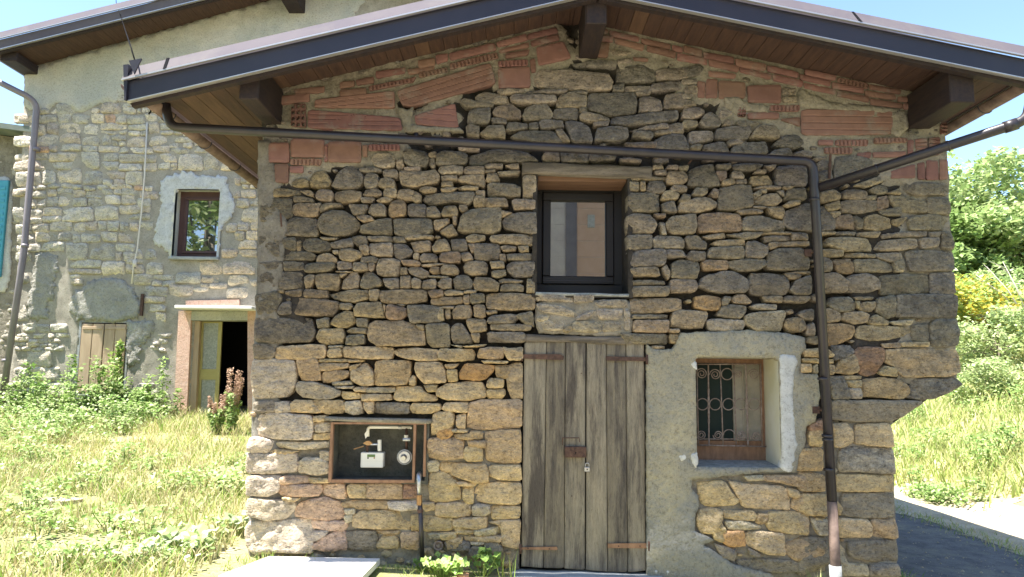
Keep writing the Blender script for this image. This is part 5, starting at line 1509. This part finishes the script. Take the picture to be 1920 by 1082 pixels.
# rubble stones of the left house
lst=[]; exl=[np.array(p) for p in (WS,[(326,560),(500,560),(500,900),(322,900)],[(140,596),(242,596),(238,748),(138,748)],[(a/3.006,360+b/3.006) for a,b in ((455,545),(500,505),(560,492),(640,482),(700,505),(765,560),(792,640),(780,705),(700,728),(430,722),(388,660),(398,585))],[(a/3.006,360+b/3.006) for a,b in ((190,360),(260,325),(318,345),(322,420),(300,560),(262,650),(262,715),(150,722),(160,560),(180,480))],[(a/3.006,360+b/3.006) for a,b in ((712,735),(800,715),(870,730),(860,800),(800,860),(780,960),(712,1000))])]
LS=rnd.choice
yy=150.0; row=0
while yy<850:
    h=rnd.choice([9,12,15,18,22,28,33]); xx=20+rnd.random()*10
    while xx<560:
        wd=h*(.85+1.6*rnd.random()) if h>14 else h*(1.3+2.6*rnd.random())
        cells=[(xx,yy+9*noise.noise(Vector((xx*.014,yy*.012,0)))+2*noise.noise(Vector((xx*.03,row*3,0))),wd,h)]
        if h>=22 and rnd.random()<.4:
            k=.35+.3*rnd.random(); x_,y_,w0,h0=cells[0]; cells=[(x_,y_,w0,h0*k),(x_,y_+h0*k,w0,h0*(1-k))]
            if rnd.random()<.5: x_,y_,w0,h0=cells[1]; kk=.3+.4*rnd.random(); cells[1:]=[(x_,y_,w0*kk,h0),(x_+w0*kk,y_,w0*(1-kk),h0)]
        for (x_,y_,w0,h0) in cells:
            g1=.7; j=lambda s=1.9:(rnd.random()-.5)*s*1.6
            P=[(x_+g1+j(),y_+g1+j()),(x_+w0*.5+j(),y_+g1*.6+j(1.2)),(x_+w0-g1+j(),y_+g1+j()),(x_+w0-g1+j(),y_+h0-g1+j()),(x_+w0*.5+j(),y_+h0-g1*.6+j(1.2)),(x_+g1+j(),y_+h0-g1+j())]
            if h0>18 and rnd.random()<.5: P[0]=(P[0][0]+3,P[0][1]+3); P[2]=(P[2][0]-3,P[2][1]+2)
            c=np.mean(P,0)
            if c[0]<40-(c[1]-300)*.04 or c[1]<rb(c[0])+6 or h0<6 or w0<7: continue
            if any(inside(e,np.array(P+[tuple(c)])).any() for e in exl): continue
            if c[0]>486: continue
            q=np.array([(F(a,b,YL).x,F(a,b,YL).z) for a,b in P])
            tn=rnd.choice([(.37,.35,.29),(.42,.38,.30),(.34,.32,.27),(.45,.41,.34),(.40,.34,.27),(.46,.40,.31)])
            if rnd.random()<.025: tn=(.42,.27,.17)
            if c[0]>380: tn=tuple(np.array(tn)*np.array((1.08,1.0,.9)))
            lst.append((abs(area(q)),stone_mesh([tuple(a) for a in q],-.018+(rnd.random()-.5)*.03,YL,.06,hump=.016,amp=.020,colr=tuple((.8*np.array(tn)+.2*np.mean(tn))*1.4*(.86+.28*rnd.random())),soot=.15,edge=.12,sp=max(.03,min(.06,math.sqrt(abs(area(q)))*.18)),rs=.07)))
        xx+=wd
    yy+=h; row+=1
print('left stones',len(lst)); lst.sort(key=lambda s:-s[0])
for a,(Vv,Ff,Cc) in lst[:298]: mk('stone',Vv,Ff,M['stone'],lh,smooth=True,attrs={'Col':Cc})
if len(lst)>298:
    Vv,Ff,Cc=merge([s[1] for s in lst[298:]]); tag(mk('small_stones',Vv,Ff,M['stone'],lh,smooth=True,attrs={'Col':Cc}),kind='stuff')
# solid behind + roof
x0=le[2].x+.05; x1=F(900,500,YL).x
MB().prism([(x0,0),(x0+.3,0),(x0+.3,ls(x0+.3)),(x0,ls(x0))],YL+.35,YL+6).done('side_wall',M['mortar_pale'],lh)
MB().prism([(x1-.3,0),(x1,0),(x1,ls(x1)),(x1-.3,ls(x1-.3))],YL+.35,YL+6).done('side_wall',M['mortar_pale'],lh)
MB().prism([(x0,0),(x1,0),(x1,ls(x1)),(XLR,ls(XLR)),(x0,ls(x0))],YL+6,YL+6.3).done('back_wall',M['mortar_pale'],lh)
lr=subempty('roof',lh,(XLR,YL,ls(XLR)))
yf=YL-.75; a=F(0,92,yf);b=F(373,0,yf); sl_=(b.z-a.z)/(b.x-a.x)
def lz(X): return a.z+(min(X,XLR)-a.x)*sl_-max(0,X-XLR)*.25
X0=F(-8,90,yf).x-.15; X1=x1+.5
def lbar(name,m,x0,x1,d0,d1,y0,y1,slant=0):
    V=[(x0,y0,lz(x0)+d0),(x1,y0,lz(x1)+d0),(x1,y1,lz(x1)+d0),(x0,y1,lz(x0)+d0),(x0,y0+slant,lz(x0)+d1),(x1,y0+slant,lz(x1)+d1),(x1,y1+slant,lz(x1)+d1),(x0,y1+slant,lz(x0)+d1)]
    return MB().add(V,[(0,3,2,1),(4,5,6,7),(0,1,5,4),(1,2,6,5),(2,3,7,6),(3,0,4,7)]).done(name,m,lr)
for u,v in ((X0,XLR-.001),(XLR+.001,X1)):
    lbar('fascia',M['flashing'],u,v,0,.17,yf-.01,yf+.01); lbar('fascia_hem',M['hem'],u,v,-.014,0,yf-.02,yf+.03); lbar('fascia_hem',M['hem'],u,v,.17,.186,yf-.05,yf-.02)
    lbar('flashing',M['flashing'],u,v,.186,.36,yf-.045,yf-.038,.1); lbar('barge_board',M['timber'],u,v,-.05,.15,yf+.04,yf+.1)
xx=X0+.03
while xx<X1:
    x2=min(xx+.14,X1)
    if xx<XLR<x2: x2=XLR
    za,zb=ls(xx)+.02,ls(x2)+.02; ye=YL+6.4 if xx<x0+.1 else YL+.4
    MB().add([(xx,yf+.1,za),(x2-.005,yf+.1,zb),(x2-.005,ye,zb),(xx,ye,za),(xx,yf+.1,za+.03),(x2-.005,yf+.1,zb+.03),(x2-.005,ye,zb+.03),(xx,ye,za+.03)],[(0,3,2,1),(4,5,6,7),(0,1,5,4),(1,2,6,5),(2,3,7,6),(3,0,4,7)]).done('soffit_board',M['soffit'],lr); xx=x2
for u,v in ((X0-.05,XLR-.001),(XLR+.001,X1+.05)):
    V=[(u,yf+.05,ls(u)+.07),(v,yf+.05,ls(v)+.07),(v,YL+6.5,ls(v)+.07),(u,YL+6.5,ls(u)+.07)]; V+=[(p,q,r+.1) for p,q,r in V]
    MB().add(V,[(0,3,2,1),(4,5,6,7),(0,1,5,4),(1,2,6,5),(2,3,7,6),(3,0,4,7)]).done('roof_deck',M['metal_top'],lr)
p=F(68,142,YL); MB().box(p.x-.26,p.x+.03,yf+.15,YL+.1,p.z+.02,ls(p.x)+.0,.01).done('purlin',M['timber'],lr)
p=F(560,26,YL); MB().box(p.x-.18,p.x+.12,yf+.12,YL+.1,p.z,ls(p.x),.01).done('purlin',M['timber'],lr)
# chain of small things on that wall
yp=YL-.14
lp=empty('rainwater_pipe',tuple(F(8,770,yp)),'grey brown rainwater pipe down the left corner of the taller house','rainwater pipe')
MB().tube(bend([F(-30,140,YL-.6),F(70,190,yp),F(45,470,yp),F(3,760,yp)],.2),.055,12).done('pipe',M['metal_top'],lp,smooth=True)
for px,py in ((69,277),(47,458),(11,673)): p=F(px,py,yp); q=F(px-.6,py+6,yp); MB().tube([p,q],.063,12).done('pipe_collar',M['metal_top'],lp,smooth=True)
tag(MB().tube([F(276,230,YL-.08),F(271,330,YL-.08),F(265,400,YL-.08),F(257,470,YL-.08),F(250,500,YL-.08),F(247,532,YL-.06)],.013,6).tube([F(253,488,YL-.08),F(252,500,YL-.08)],.035,8).done('rope',M['rope'],smooth=True),'pale knotted rope hanging down the stone wall left of the brown window','rope')
tag(MB().box(F(265,551,YL-.03).x,F(270,551,YL-.03).x,YL-.05,YL-.01,F(265,592,YL-.03).z,F(265,551,YL-.03).z).tube([F(267,560,YL-.05),F(267,560,YL-.1)],.02,6).done('shutter_bar',M['iron']),'short black iron bar fixed upright on the wall above the plank shutters','iron bar')
tag(MB().tube([F(277,186,YL-.06),F(282,196,YL-.06),F(283,208,YL-.06),F(279,214,YL-.03)],.016,6).done('cable_stub',M['cable'],smooth=True),'short black cable end beside the main roof corner','cable')
tag(MB().tube([F(254,118,YF-.07),F(246,90,YF-.0),F(238,66,1.5),F(228,36,yf-.06),F(218,6,yf+.1),F(214,-60,yf+.3)],.006,6).done('overhead_cable',M['cable'],smooth=True),'thin black cable running from the main roof corner up over the left roof','cable')
# ---- lower house beyond, with the blue shutter ----
YN=7.3; nh=empty('neighbour_house',(-11,YN,gz(-11,YN)),'pale plastered stone house at the far left edge with a blue shutter','house')
xa=F(-420,500,YN).x; xb=F(52,400,YN).x; zt=F(20,262,YN).z
MB().box(xa,xb,YN,YN+5,-.5,zt).done('wall',M['mortar_pale'],nh)
polN=[(-60,338),(14,330),(24,345),(20,520),(10,548),(-60,548)]
patch('white_surround',polN,M['white'],-.03,nh,Y=YN,amp=.01,sp=.06,jitter=.03)
bs=MB().box(F(-70,440,YN).x,F(13,440,YN).x,YN-.09,YN-.03,F(0,520,YN).z,F(0,340,YN).z,.01).done('shutter',M['blue'],nh)
for k in range(14):
    z0=F(0,514,YN).z+k*(F(0,346,YN).z-F(0,514,YN).z)/14; MB().box(F(-64,440,YN).x,F(9,440,YN).x,YN-.10,YN-.09,z0,z0+.06,.004).done('slat',M['blue'],bs)
MB().add([(xa-.2,YN-.5,zt+.62),(xa-.2,YN-.5,zt+.72),(xb+.35,YN-.5,zt+.08),(xb+.35,YN-.5,zt-.02)]+[(xa-.2,YN+6,zt+.62),(xa-.2,YN+6,zt+.72),(xb+.35,YN+6,zt+.08),(xb+.35,YN+6,zt-.02)],[(0,3,2,1),(4,5,6,7),(0,1,5,4),(1,2,6,5),(2,3,7,6),(3,0,4,7)]).done('roof',M['roofgreen'],nh)
MB().prism([(xa,zt),(xb,zt),(xa,zt+.6)],YN+.01,YN+.3).done('gable',M['mortar_pale'],nh)
ns=[]
for k in range(60):
    px=-30+rnd.random()*64; py=285+rnd.random()*480
    if px<30 and 320<py<560: continue
    r=6+7*rnd.random(); n=6; P=[(px+1.4*r*math.cos(6.283*i/n)*(.85+.3*rnd.random()),py+.8*r*math.sin(6.283*i/n)*(.85+.3*rnd.random())) for i in range(n)]
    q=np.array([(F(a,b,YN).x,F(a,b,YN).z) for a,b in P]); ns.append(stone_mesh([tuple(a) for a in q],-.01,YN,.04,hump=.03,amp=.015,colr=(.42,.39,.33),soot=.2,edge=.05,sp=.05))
for s in ns: mk('stone',s[0],s[1],M['stone'],nh,smooth=True,attrs={'Col':s[2]})
# ---- house across the lane, behind the viewer (seen in the window glass) ----
oh=empty('opposite_house',(2,-15,0),'unplastered block house across the lane with orange brick pier','house')
zo=9.0
MB().box(-1.6,8,-20,-15,-.6,zo).done('wall',M['blockwork'],oh)
for i in range(17):
    MB().box(1.96,8.01,-15.0,-14.988,.2+i*.5,.2+i*.5+.485).done('block_course',M['opp_brick'],oh)
MB().box(2.28,2.5,-15.0,-14.96,6.1,6.5).done('window',M['white'],oh)  # added white box, stands for bright sky seen through a hole
MB().box(1.62,1.95,-15.0,-14.94,2.0,8.8).done('gap_strip',M['metal_top'],oh)  # added strip, stands for the bluish gap between the two walls
for i in range(16): MB().box(-1.6,1.6,-15.0,-14.988,.2+i*.5,.2+i*.5+.485).done('block_course',M['blockwork'],oh)
MB().add([(-2,-20.4,zo),(8.4,-20.4,zo),(8.4,-14.5,zo),(-2,-14.5,zo),(-2,-17.5,zo+1.6),(8.4,-17.5,zo+1.6)],[(0,3,2,1),(3,2,5,4),(0,4,5,1),(0,3,4),(1,5,2)][:]).done('roof',M['orange_brick'],oh)
# ================= vegetation =================
def blades(xy,h0,h1,w_,lean,cols,name,label=None,cat=None,kind='stuff',zf_=gz):
    n=len(xy); z=np.array([zf_(x,y) for x,y in xy]); h=h0+(h1-h0)*nr.rand(n)**1.5; an=nr.rand(n)*6.283; la=nr.rand(n)*6.283; ln=lean*h*(.3+nr.rand(n))
    dx=np.cos(an)*w_/2;dy=np.sin(an)*w_/2; lx=np.cos(la)*ln;ly=np.sin(la)*ln
    b=np.c_[xy[:,0],xy[:,1],z-.01]
    V=np.empty((n,5,3)); V[:,0]=b-np.c_[dx,dy,0*dx]; V[:,1]=b+np.c_[dx,dy,0*dx]; m=b+np.c_[lx*.35,ly*.35,h*.6]; V[:,2]=m+np.c_[dx,dy,0*dx]*.75; V[:,3]=m-np.c_[dx,dy,0*dx]*.75; V[:,4]=b+np.c_[lx,ly,h]
    i=np.arange(n)*5; Fq=[(a,a+1,a+2,a+3) for a in i]+[(a+3,a+2,a+4) for a in i]
    ci=nr.randint(len(cols),size=n); C=np.array(cols)[ci]*(.8+.4*nr.rand(n,1)); C=np.repeat(np.c_[C,np.ones(n)],5,0)
    o=mk(name,V.reshape(-1,3),Fq,M['grass'],attrs={'Col':C}); return tag(o,label,cat,kind=kind)
def leafmesh(pts,size,cols,up=.5,asp=.55,seed=0):
    n=len(pts); a=nr.randn(n,3); a/=np.linalg.norm(a,axis=1)[:,None]; nrm=nr.randn(n,3); nrm[:,2]=abs(nrm[:,2])+up*2; nrm/=np.linalg.norm(nrm,axis=1)[:,None]
    a=a-nrm*(a*nrm).sum(1)[:,None]; a/=np.linalg.norm(a,axis=1)[:,None]; b=np.cross(nrm,a); s=(size*(.6+.8*nr.rand(n)))[:,None]
    V=np.empty((n,4,3)); V[:,0]=pts-a*s*.5; V[:,1]=pts+b*s*asp*.5-nrm*s*.05+a*s*.05; V[:,2]=pts+a*s*.5-nrm*s*.12; V[:,3]=pts-b*s*asp*.5-nrm*s*.05+a*s*.05
    i=np.arange(n)*4; Fq=[(k,k+1,k+2,k+3) for k in i]; C=np.array(cols)[nr.randint(len(cols),size=n)]*(.75+.5*nr.rand(n,1)); C=np.repeat(np.c_[C,np.ones(n)],4,0)
    return V.reshape(-1,3),Fq,C
GR=[(.22,.31,.07),(.28,.36,.09),(.36,.39,.14),(.42,.40,.20),(.17,.28,.06)]
DRY=[(.42,.37,.20),(.46,.42,.25)]
# yard grass on the left
n=62000; X=-11.5+nr.rand(n)*9.3; Y=-1.3+nr.rand(n)*8.0
k=np.array([noise.noise(Vector((x*.8,y*.8,4)))+.5*noise.noise(Vector((x*2.3,y*2.3,8))) for x,y in zip(X,Y)])
bare=(((X+3.75)/.75)**2+((Y+.0)/.33)**2<1)|(((X+4.6)/.5)**2+((Y-1.3)/.25)**2<1)|(((X+3.2)/.3)**2+((Y-2.6)/.5)**2<1)
keep=(k>-.45)&~bare&(X<-2.40); X,Y=X[keep],Y[keep]
blades(np.c_[X,Y],.05,.24,.011,.8,GR+DRY+DRY+[(.5,.47,.3)],'grass')
for i,(cx,cy,rx,ry) in enumerate(((-3.35,-.15,.42,.2),(-4.6,1.3,.25,.14))):
    V=[(cx,cy,gz(cx,cy)+.05)]+[(cx+rx*math.cos(t/14*6.283)*(1+.8*noise.noise(Vector((t*.9,i,0)))),cy+ry*math.sin(t/14*6.283)*(1+.8*noise.noise(Vector((t*.9,i,5)))),gz(cx,cy)+.03) for t in range(14)]
    V+=[(a,b,c-.1) for a,b,c in V[1:]]
    tag(mk('flat_stone',V,[(0,1+t,1+(t+1)%14) for t in range(14)]+[(1+t,15+t,15+(t+1)%14,1+(t+1)%14) for t in range(14)],M['dirt']),('large' if i==0 else 'small')+' pale flat rock showing through the yard grass '+('near the house corner' if i==0 else 'further from the camera'),'rock')
# broadleaf weeds massed before the left house
def weedmass(name,cn,leaves,size,cols,hh,kind='stuff',label=None,cat=None,spread=.22,up=.6):
    P=[];ST=MB()
    for (x,y,h,r) in cn:
        z=gz(x,y); m=int(leaves*(h/.5))
        q=nr.randn(m,3)*np.array((r,r,1))*.6; q[:,2]=nr.rand(m)**.8*h; q[:,:2]*=(1.0-.55*q[:,2:3]/h); P.append(q+np.array((x,y,z+.03)))
        for s in range(4): a_=rnd.random()*6.28; ST.tube([(x+.05*math.cos(a_),y+.05*math.sin(a_),z),(x+r*.5*math.cos(a_),y+r*.5*math.sin(a_),z+h*.85)],[.006,.002],4,cap=False)
    V,Fq,C=leafmesh(np.vstack(P),size,cols,up); n0=len(V)
    V=np.vstack([V,np.array(ST.v)]); Fq=Fq+[tuple(i+n0 for i in f) for f in ST.f]; C=np.vstack([C,np.tile((.14,.22,.06,1),(len(ST.v),1))])
    return tag(mk(name,V,Fq,M['leaf'],attrs={'Col':C}),label,cat,kind=kind)
WC=[(.17,.29,.07),(.24,.36,.10),(.31,.41,.14),(.38,.46,.20),(.45,.50,.28)]
cn=[]
for i in range(110):
    x=-11.3+rnd.random()*5.6; y=3.3+rnd.random()*3.3; cn.append((x,y,.22+.4*rnd.random()**2*(y-2.5)/3.5,.3+.2*rnd.random()))
for i in range(120):
    x=-10+rnd.random()*7.4; y=-.6+rnd.random()*4.2; cn.append((x,y,.08+.2*rnd.random()**2,.22+.15*rnd.random()))
for i in range(16): x=-5.9+rnd.random()*.9; cn.append((x-1.2,6.1+.4*rnd.random(),.35+.2*rnd.random(),.2))
weedmass('weeds',cn,260,.055,WC,1)
cn=[(-9.7+rnd.random()*1.0,5.9+.6*rnd.random(),.2+.6*rnd.random()**1.6,.16) for i in range(16)]
weedmass('nettle_clump',cn,75,.065,WC[:3],1,kind=None,label='dark green nettle clump against the wall under the plank shutters',cat='weed')
for k,(px,lab) in enumerate(((255,'tall leafy elder clump against the stone wall right of the plank shutters'),(95,'leafy weed clump against the wall near the far left pipe'))):
    c=F(px,760,6.3); cn=[(c.x+(rnd.random()-.5)*1.3,5.9+.6*rnd.random(),.25+.85*rnd.random()**1.8,.15) for i in range(22)]
    weedmass('leafy_clump',cn,75,.075,WC[:4],1,kind=None,label=lab,cat='weed')
# climbing vine over the shutter edge
P=[]; 
for i in range(420):
    t=rnd.random(); px=226-6*t+ (12*(rnd.random()-.5)); py=640+115*t+6*(rnd.random()-.5)
    if rnd.random()<.18: px-=26*rnd.random(); 
    p=F(px,py,YL-.12-.12*rnd.random()); P.append(tuple(p))
V,Fq,C=leafmesh(np.array(P),.085,[(.30,.40,.10),(.42,.48,.16),(.2,.32,.07)],.3); st=MB().tube([F(222,765,YL-.1),F(226,700,YL-.1),F(228,640,YL-.1)],.012,5)
n0=len(V); V=np.vstack([V,np.array(st.v)]); C=np.vstack([C,np.tile((.2,.16,.1,1),(len(st.v),1))])
tag(mk('climbing_vine',V,Fq+[tuple(i+n0 for i in f) for f in st.f],M['leaf'],attrs={'Col':C}),'yellow green vine climbing the right edge of the plank shutters','vine')
# pinkish dock weed by the open door
def dock(px,py,h,lab):
    Y_=4.9; c=F(px,py,Y_); z=gz(c.x,Y_); root=empty('dock_weed',(c.x,Y_,z),lab,'weed'); st=MB();P=[];Q=[]
    for s in range(10):
        a_=rnd.random()*6.28; tx=c.x+.13*math.cos(a_); ty=Y_+.13*math.sin(a_); hh=h*(.65+.35*rnd.random()); st.tube([(c.x+.03*math.cos(a_),Y_,z),(tx,ty,z+hh)],[.007,.003],5,cap=False)
        for k in range(70): t=.05+.6*rnd.random(); P.append((c.x+(tx-c.x)*t+.1*(rnd.random()-.5),Y_+(ty-Y_)*t+.1*(rnd.random()-.5),z+hh*t))
        for k in range(110): t=.62+.4*rnd.random(); Q.append((c.x+(tx-c.x)*t+.06*(rnd.random()-.5),Y_+(ty-Y_)*t+.06*(rnd.random()-.5),z+hh*t+.03*rnd.random()))
    st.done('stem',M['flower'],root)
    V,Fq,C=leafmesh(np.array(P),.07,WC[1:4],.2); mk('leaves',V,Fq,M['leaf'],root,attrs={'Col':C})
    V,Fq,C=leafmesh(np.array(Q),.03,[(.5,.38,.3)],.2); mk('seed_heads',V,Fq,M['flower'],root,attrs={'Col':C})
dock(432,800,1.0,'tall reddish seeding dock weed in front of the open doorway'); dock(405,800,.6,'shorter dry reddish weed left of the tall one at the doorway')
# large pale leaves by the corner, geranium-like plant in front of the wall
def rosette(x,y,n,h,size,cols,lab,name='leafy_plant',r=.2):
    z=gz(x,y); root=empty(name,(x,y,z),lab,'plant'); st=MB(); Vs=[];Fs=[];Cs=[]; n0=0
    for i in range(n):
        a_=rnd.random()*6.28; rr=r*rnd.random()**.6; hh=h*(.4+.6*rnd.random()); p=Vector((x+rr*math.cos(a_),y+rr*math.sin(a_)*.8,z+hh)); st.tube([(x+.3*rr*math.cos(a_),y+.2*rr*math.sin(a_),z),tuple(p)],[.003,.002],4,cap=False)
        s=size*(.6+.7*rnd.random()); nn=Vector((rnd.random()-.5,rnd.random()-.9,1.1)).normalized(); u=nn.orthogonal().normalized(); v=nn.cross(u); m=9; th=rnd.random()*6
        Vs.append(tuple(p-nn*.006)); 
        for k in range(m): rr2=s*.5*(1+.18*math.cos(5*6.283*k/m)); an=th+6.283*k/m; Vs.append(tuple(p+rr2*(math.cos(an)*u+math.sin(an)*v)+nn*.012*math.sin(k*2.1)))
        Fs+=[(n0,n0+1+k,n0+1+(k+1)%m) for k in range(m)]; c=np.array(rnd.choice(cols))*(.8+.4*rnd.random()); Cs+=[(*c,1)]*(m+1); n0+=m+1
    st.done('stem',M['grass'],root,attrs={'Col':np.tile((.2,.28,.08,1),(len(st.v),1))}); mk('leaves',Vs,Fs,M['leaf'],root,attrs={'Col':np.array(Cs)})
LG=[(.36,.48,.14),(.28,.42,.1),(.46,.52,.24)]
rosette(-2.75,-.02,34,.22,.13,[(.34,.42,.22),(.45,.5,.32),(.24,.33,.12)],'large leaved pale weed beside the corner of the stone house',r=.32)
rosette(-2.5,.6,16,.2,.10,[(.34,.42,.22),(.45,.5,.32)],'small pale weed behind the corner of the stone house',r=.2)
p=F(830,1070,-.25); rosette(p.x,-.28,48,.17,.075,LG,'bright green lobed leaf plant at the wall base left of the door',r=.20)
p=F(905,1062,-.15); rosette(p.x,-.16,26,.2,.06,[(.16,.26,.06),(.22,.34,.08)],'darker green weed next to the door threshold',r=.15)
p=F(797,1040,-.12); rosette(p.x,-.12,14,.12,.05,[(.12,.2,.05),(.18,.28,.08)],'low dark weed at the foot of the riser pipe',r=.1)
p=F(868,1075,-.32); tag(MB().tube([(p.x,-.34,gz(p.x,-.3)-.01),(p.x,-.34,gz(p.x,-.3)+.06)],[.045,.05],10).done('clay_pot',M['orange_brick'],smooth=True),'small terracotta pot beside the bright green plant','pot')
def tuft(px,py,Y_,n,h,lab,cols=GR):
    c=F(px,py,Y_); xy=np.c_[c.x+nr.randn(n)*.05,Y_+nr.randn(n)*.04]; return blades(xy,h*.4,h,.007,.45,cols,'grass_tuft',lab,'grass tuft',kind=None)
tuft(1535,1075,-.15,26,.24,'thin grass tuft at the foot of the vertical rainwater pipe'); tuft(947,1060,-.15,22,.3,'tall grass stalks beside the left door jamb',DRY+GR[:2]); tuft(500,1035,-.1,40,.14,'short grass tuft at the left corner of the stone house')
tuft(585,1030,-.08,24,.12,'small grass tuft behind the paving slab')
for k,(px,py) in enumerate(((1230,1070),(1252,1071))):
    c=F(px,py,-.06); tag(MB().tube([(c.x,-.06,c.z-.03),(c.x,-.065,c.z)],.002,4).tube([(c.x,-.066,c.z-.003),(c.x,-.07,c.z)],[.011,.004],8).done('daisy',M['white']),('left' if k==0 else 'right')+' one of two tiny white flowers under the cement render','flower')
# strip of small plants along the wall foot
n=3500; X=-2.3+nr.rand(n)*5.4; Y=-.05-nr.rand(n)**1.5*1.3; k=np.array([noise.noise(Vector((x*2.2,y*2.2,14))) for x,y in zip(X,Y)]); kp=(k>.08)&~((X>.1)&(X<1.4)&(Y>-.3)); blades(np.c_[X[kp],Y[kp]],.02,.09,.008,.8,GR,'wall_foot_grass')
# weeds and grit along the road edge
n=2600; Y=-3+nr.rand(n)*9; X=np.array([5.5+wob(y,3) for y in Y])+nr.randn(n)*.12; blades(np.c_[X,Y],.02,.10,.010,.9,GR+DRY,'road_edge_grass')
n=1500; X=3.42+abs(nr.randn(n))*.10; Y=-.6+nr.rand(n)*4; blades(np.c_[X,Y],.02,.11,.009,.9,GR,'wall_foot_weeds')
PB=MB()
for i in range(700):
    x=3.5+rnd.random()*2.6; y=-1.5+rnd.random()*6; s=.006+.016*rnd.random()**3; z=gz(x,y)+.01
    PB.add([(x-s,y,z),(x,y-s,z),(x+s,y,z),(x,y+s,z),(x,y,z+s*.8)],[(0,1,4),(1,2,4),(2,3,4),(3,0,4)])
tag(PB.done('gravel',M['dirt']),kind='stuff')
# right bank meadow
n=52000; X=6.5+nr.rand(n)**1.4*14; Y=-3+nr.rand(n)*22
k=np.array([noise.noise(Vector((x*.7,y*.7,24))) for x,y in zip(X,Y)]); kp=(X>6.9+1.2*k)|(nr.rand(n)<.05)
blades(np.c_[X[kp],Y[kp]],.10,.42,.022,.7,[(.30,.36,.11),(.38,.40,.15),(.46,.44,.22),(.25,.33,.09)],'meadow_grass')
c=[(6.25+.5*rnd.random(),4.4+1.7*rnd.random(),.12+.35*rnd.random()**2,.3) for i in range(16)]+[(7+5.5*rnd.random()**1.3,1+11*rnd.random(),.2+.3*rnd.random(),.4) for i in range(70)]
weedmass('verge_weeds',c,200,.07,WC[:4],1)
# trees and bushes
def tree(name,x,y,h,r,nl,cols,lab,cat='tree',size=.22,group=None,trunk=True,zb=None,squash=1.0,low=.25,clumps=60):
    z=gz(x,y) if zb is None else zb; root=empty(name,(x,y,z),lab,cat,group)
    cz=z+h*(low+(1-low)/2); rz=h*(1-low)/2*1.05; CL=[]
    while len(CL)<clumps:
        q=nr.uniform(-1,1,3); l=np.linalg.norm(q)
        if l<1 and l>.35 and (noise.noise(Vector(q*2.1)+Vector((x,y,0)))>-.35): CL.append((x+q[0]*r,y+q[1]*r,cz+q[2]*rz,r*(.16+.16*rnd.random())))
    mb=MB()
    if trunk:
        mb.tube([(x,y,z-.2),(x+.05*h*(rnd.random()-.5),y,z+h*.3),(x+.08*h*(rnd.random()-.5),y,z+h*.75)],[h*.028,h*.02,h*.007],8)
        for c in CL[:18]: s=z+h*(.2+.4*rnd.random()); mb.tube([(x,y,s),((x+c[0])/2,(y+c[1])/2,(s+c[2])/2+.2),c[:3]],[h*.011,h*.007,h*.002],5)
        mb.done('trunk',M['bark'],root,smooth=True)
    P=[]
    for c in CL:
        m=nl//clumps; q=nr.randn(m,3); q/=np.linalg.norm(q,axis=1)[:,None]; q*=(nr.rand(m,1)**.45)*c[3]*1.25; q[:,2]*=.75; P.append(q+np.array(c[:3]))
    V,Fq,C=leafmesh(np.vstack(P),size,cols,.5,.6); mk('crown',V,Fq,M['leaf'],root,attrs={'Col':C}); return root
TG=[(.25,.35,.13),(.31,.41,.16),(.38,.46,.20),(.44,.50,.25)]
gt='trees on the bank right of the stone house'
tree('tree',21.8,27,8.8,4.7,38000,TG,'tall broad tree filling the right edge behind the house corner',size=.30,group=gt,low=.08,clumps=95)
tree('tree',18.4,25,6.2,3.0,20000,[(.2,.3,.09),(.27,.36,.13)],'paler round tree right against the house corner',size=.26,group=gt,low=.05)
tree('tree',27,24,7,5,20000,TG,'tree at the right edge outside the first row',size=.34,group=gt,low=.05)
tree('tree',25,40,8,6,15000,TG,'dark tree further back on the bank',size=.42,group=gt,low=.02)
tree('tree',15,36,6,4.5,12000,TG,'low tree far back behind the stone house',size=.4,group=gt,low=.02)
tree('bush',14.9,17.5,2.5,1.9,9000,[(.58,.46,.07),(.46,.46,.08),(.36,.45,.12),(.26,.38,.10)],'yellow and orange tinged bush on the bank beside the house corner','bush',size=.15,low=.0,clumps=45)
tree('bush',17.0,19,2.6,2.0,9000,TG,'green bush right of the yellow tinged bush','bush',size=.16,low=.0,clumps=45)
tree('bush',12.9,13.2,1.5,1.6,7000,TG[1:]+[(.4,.46,.2)],'low leafy bush on the grass slope below the yellow tinged bush','bush',size=.11,low=.0,clumps=40)
tree('bush',10.9,10.6,.8,.9,3500,TG[1:]+[(.4,.46,.2)],'small bush lower down the slope close to the wall corner','bush',size=.09,low=.0,clumps=30)
br=MB(); b0=F(1935,620,15.5)
for (ex,ey) in ((1830,515),(1800,560),(1850,500),(1880,490),(1815,590)):
    e_=F(ex,ey,15.5+rnd.random()); m_=b0.lerp(e_,.5)+Vector((0,0,.22)); br.tube([b0,m_,e_],[.035,.02,.006],5)
    for s in range(3): t=.4+.5*rnd.random(); q=b0.lerp(e_,t)+Vector((0,0,.2*(1-abs(2*t-1)))); br.tube([q,q+Vector((-.5*rnd.random(),.1,.5*rnd.random()-.1))],[.012,.003],4)
tag(br.tube([b0,b0+Vector((.6,0,-1.5))],[.035,.06],6).done('bare_branch',M['deadwood'],smooth=True),'bare pale arching branches in front of the trees on the bank','branch')
# trees behind the viewer, mirrored in the left window
tree('tree',-13,-11,12,5.5,9000,TG,'large tree across the yard, mirrored in the brown window',size=.4,low=.05)
tree('tree',-21,-9,10,5,6000,TG,'second tree across the yard, further left',size=.45,low=.05)
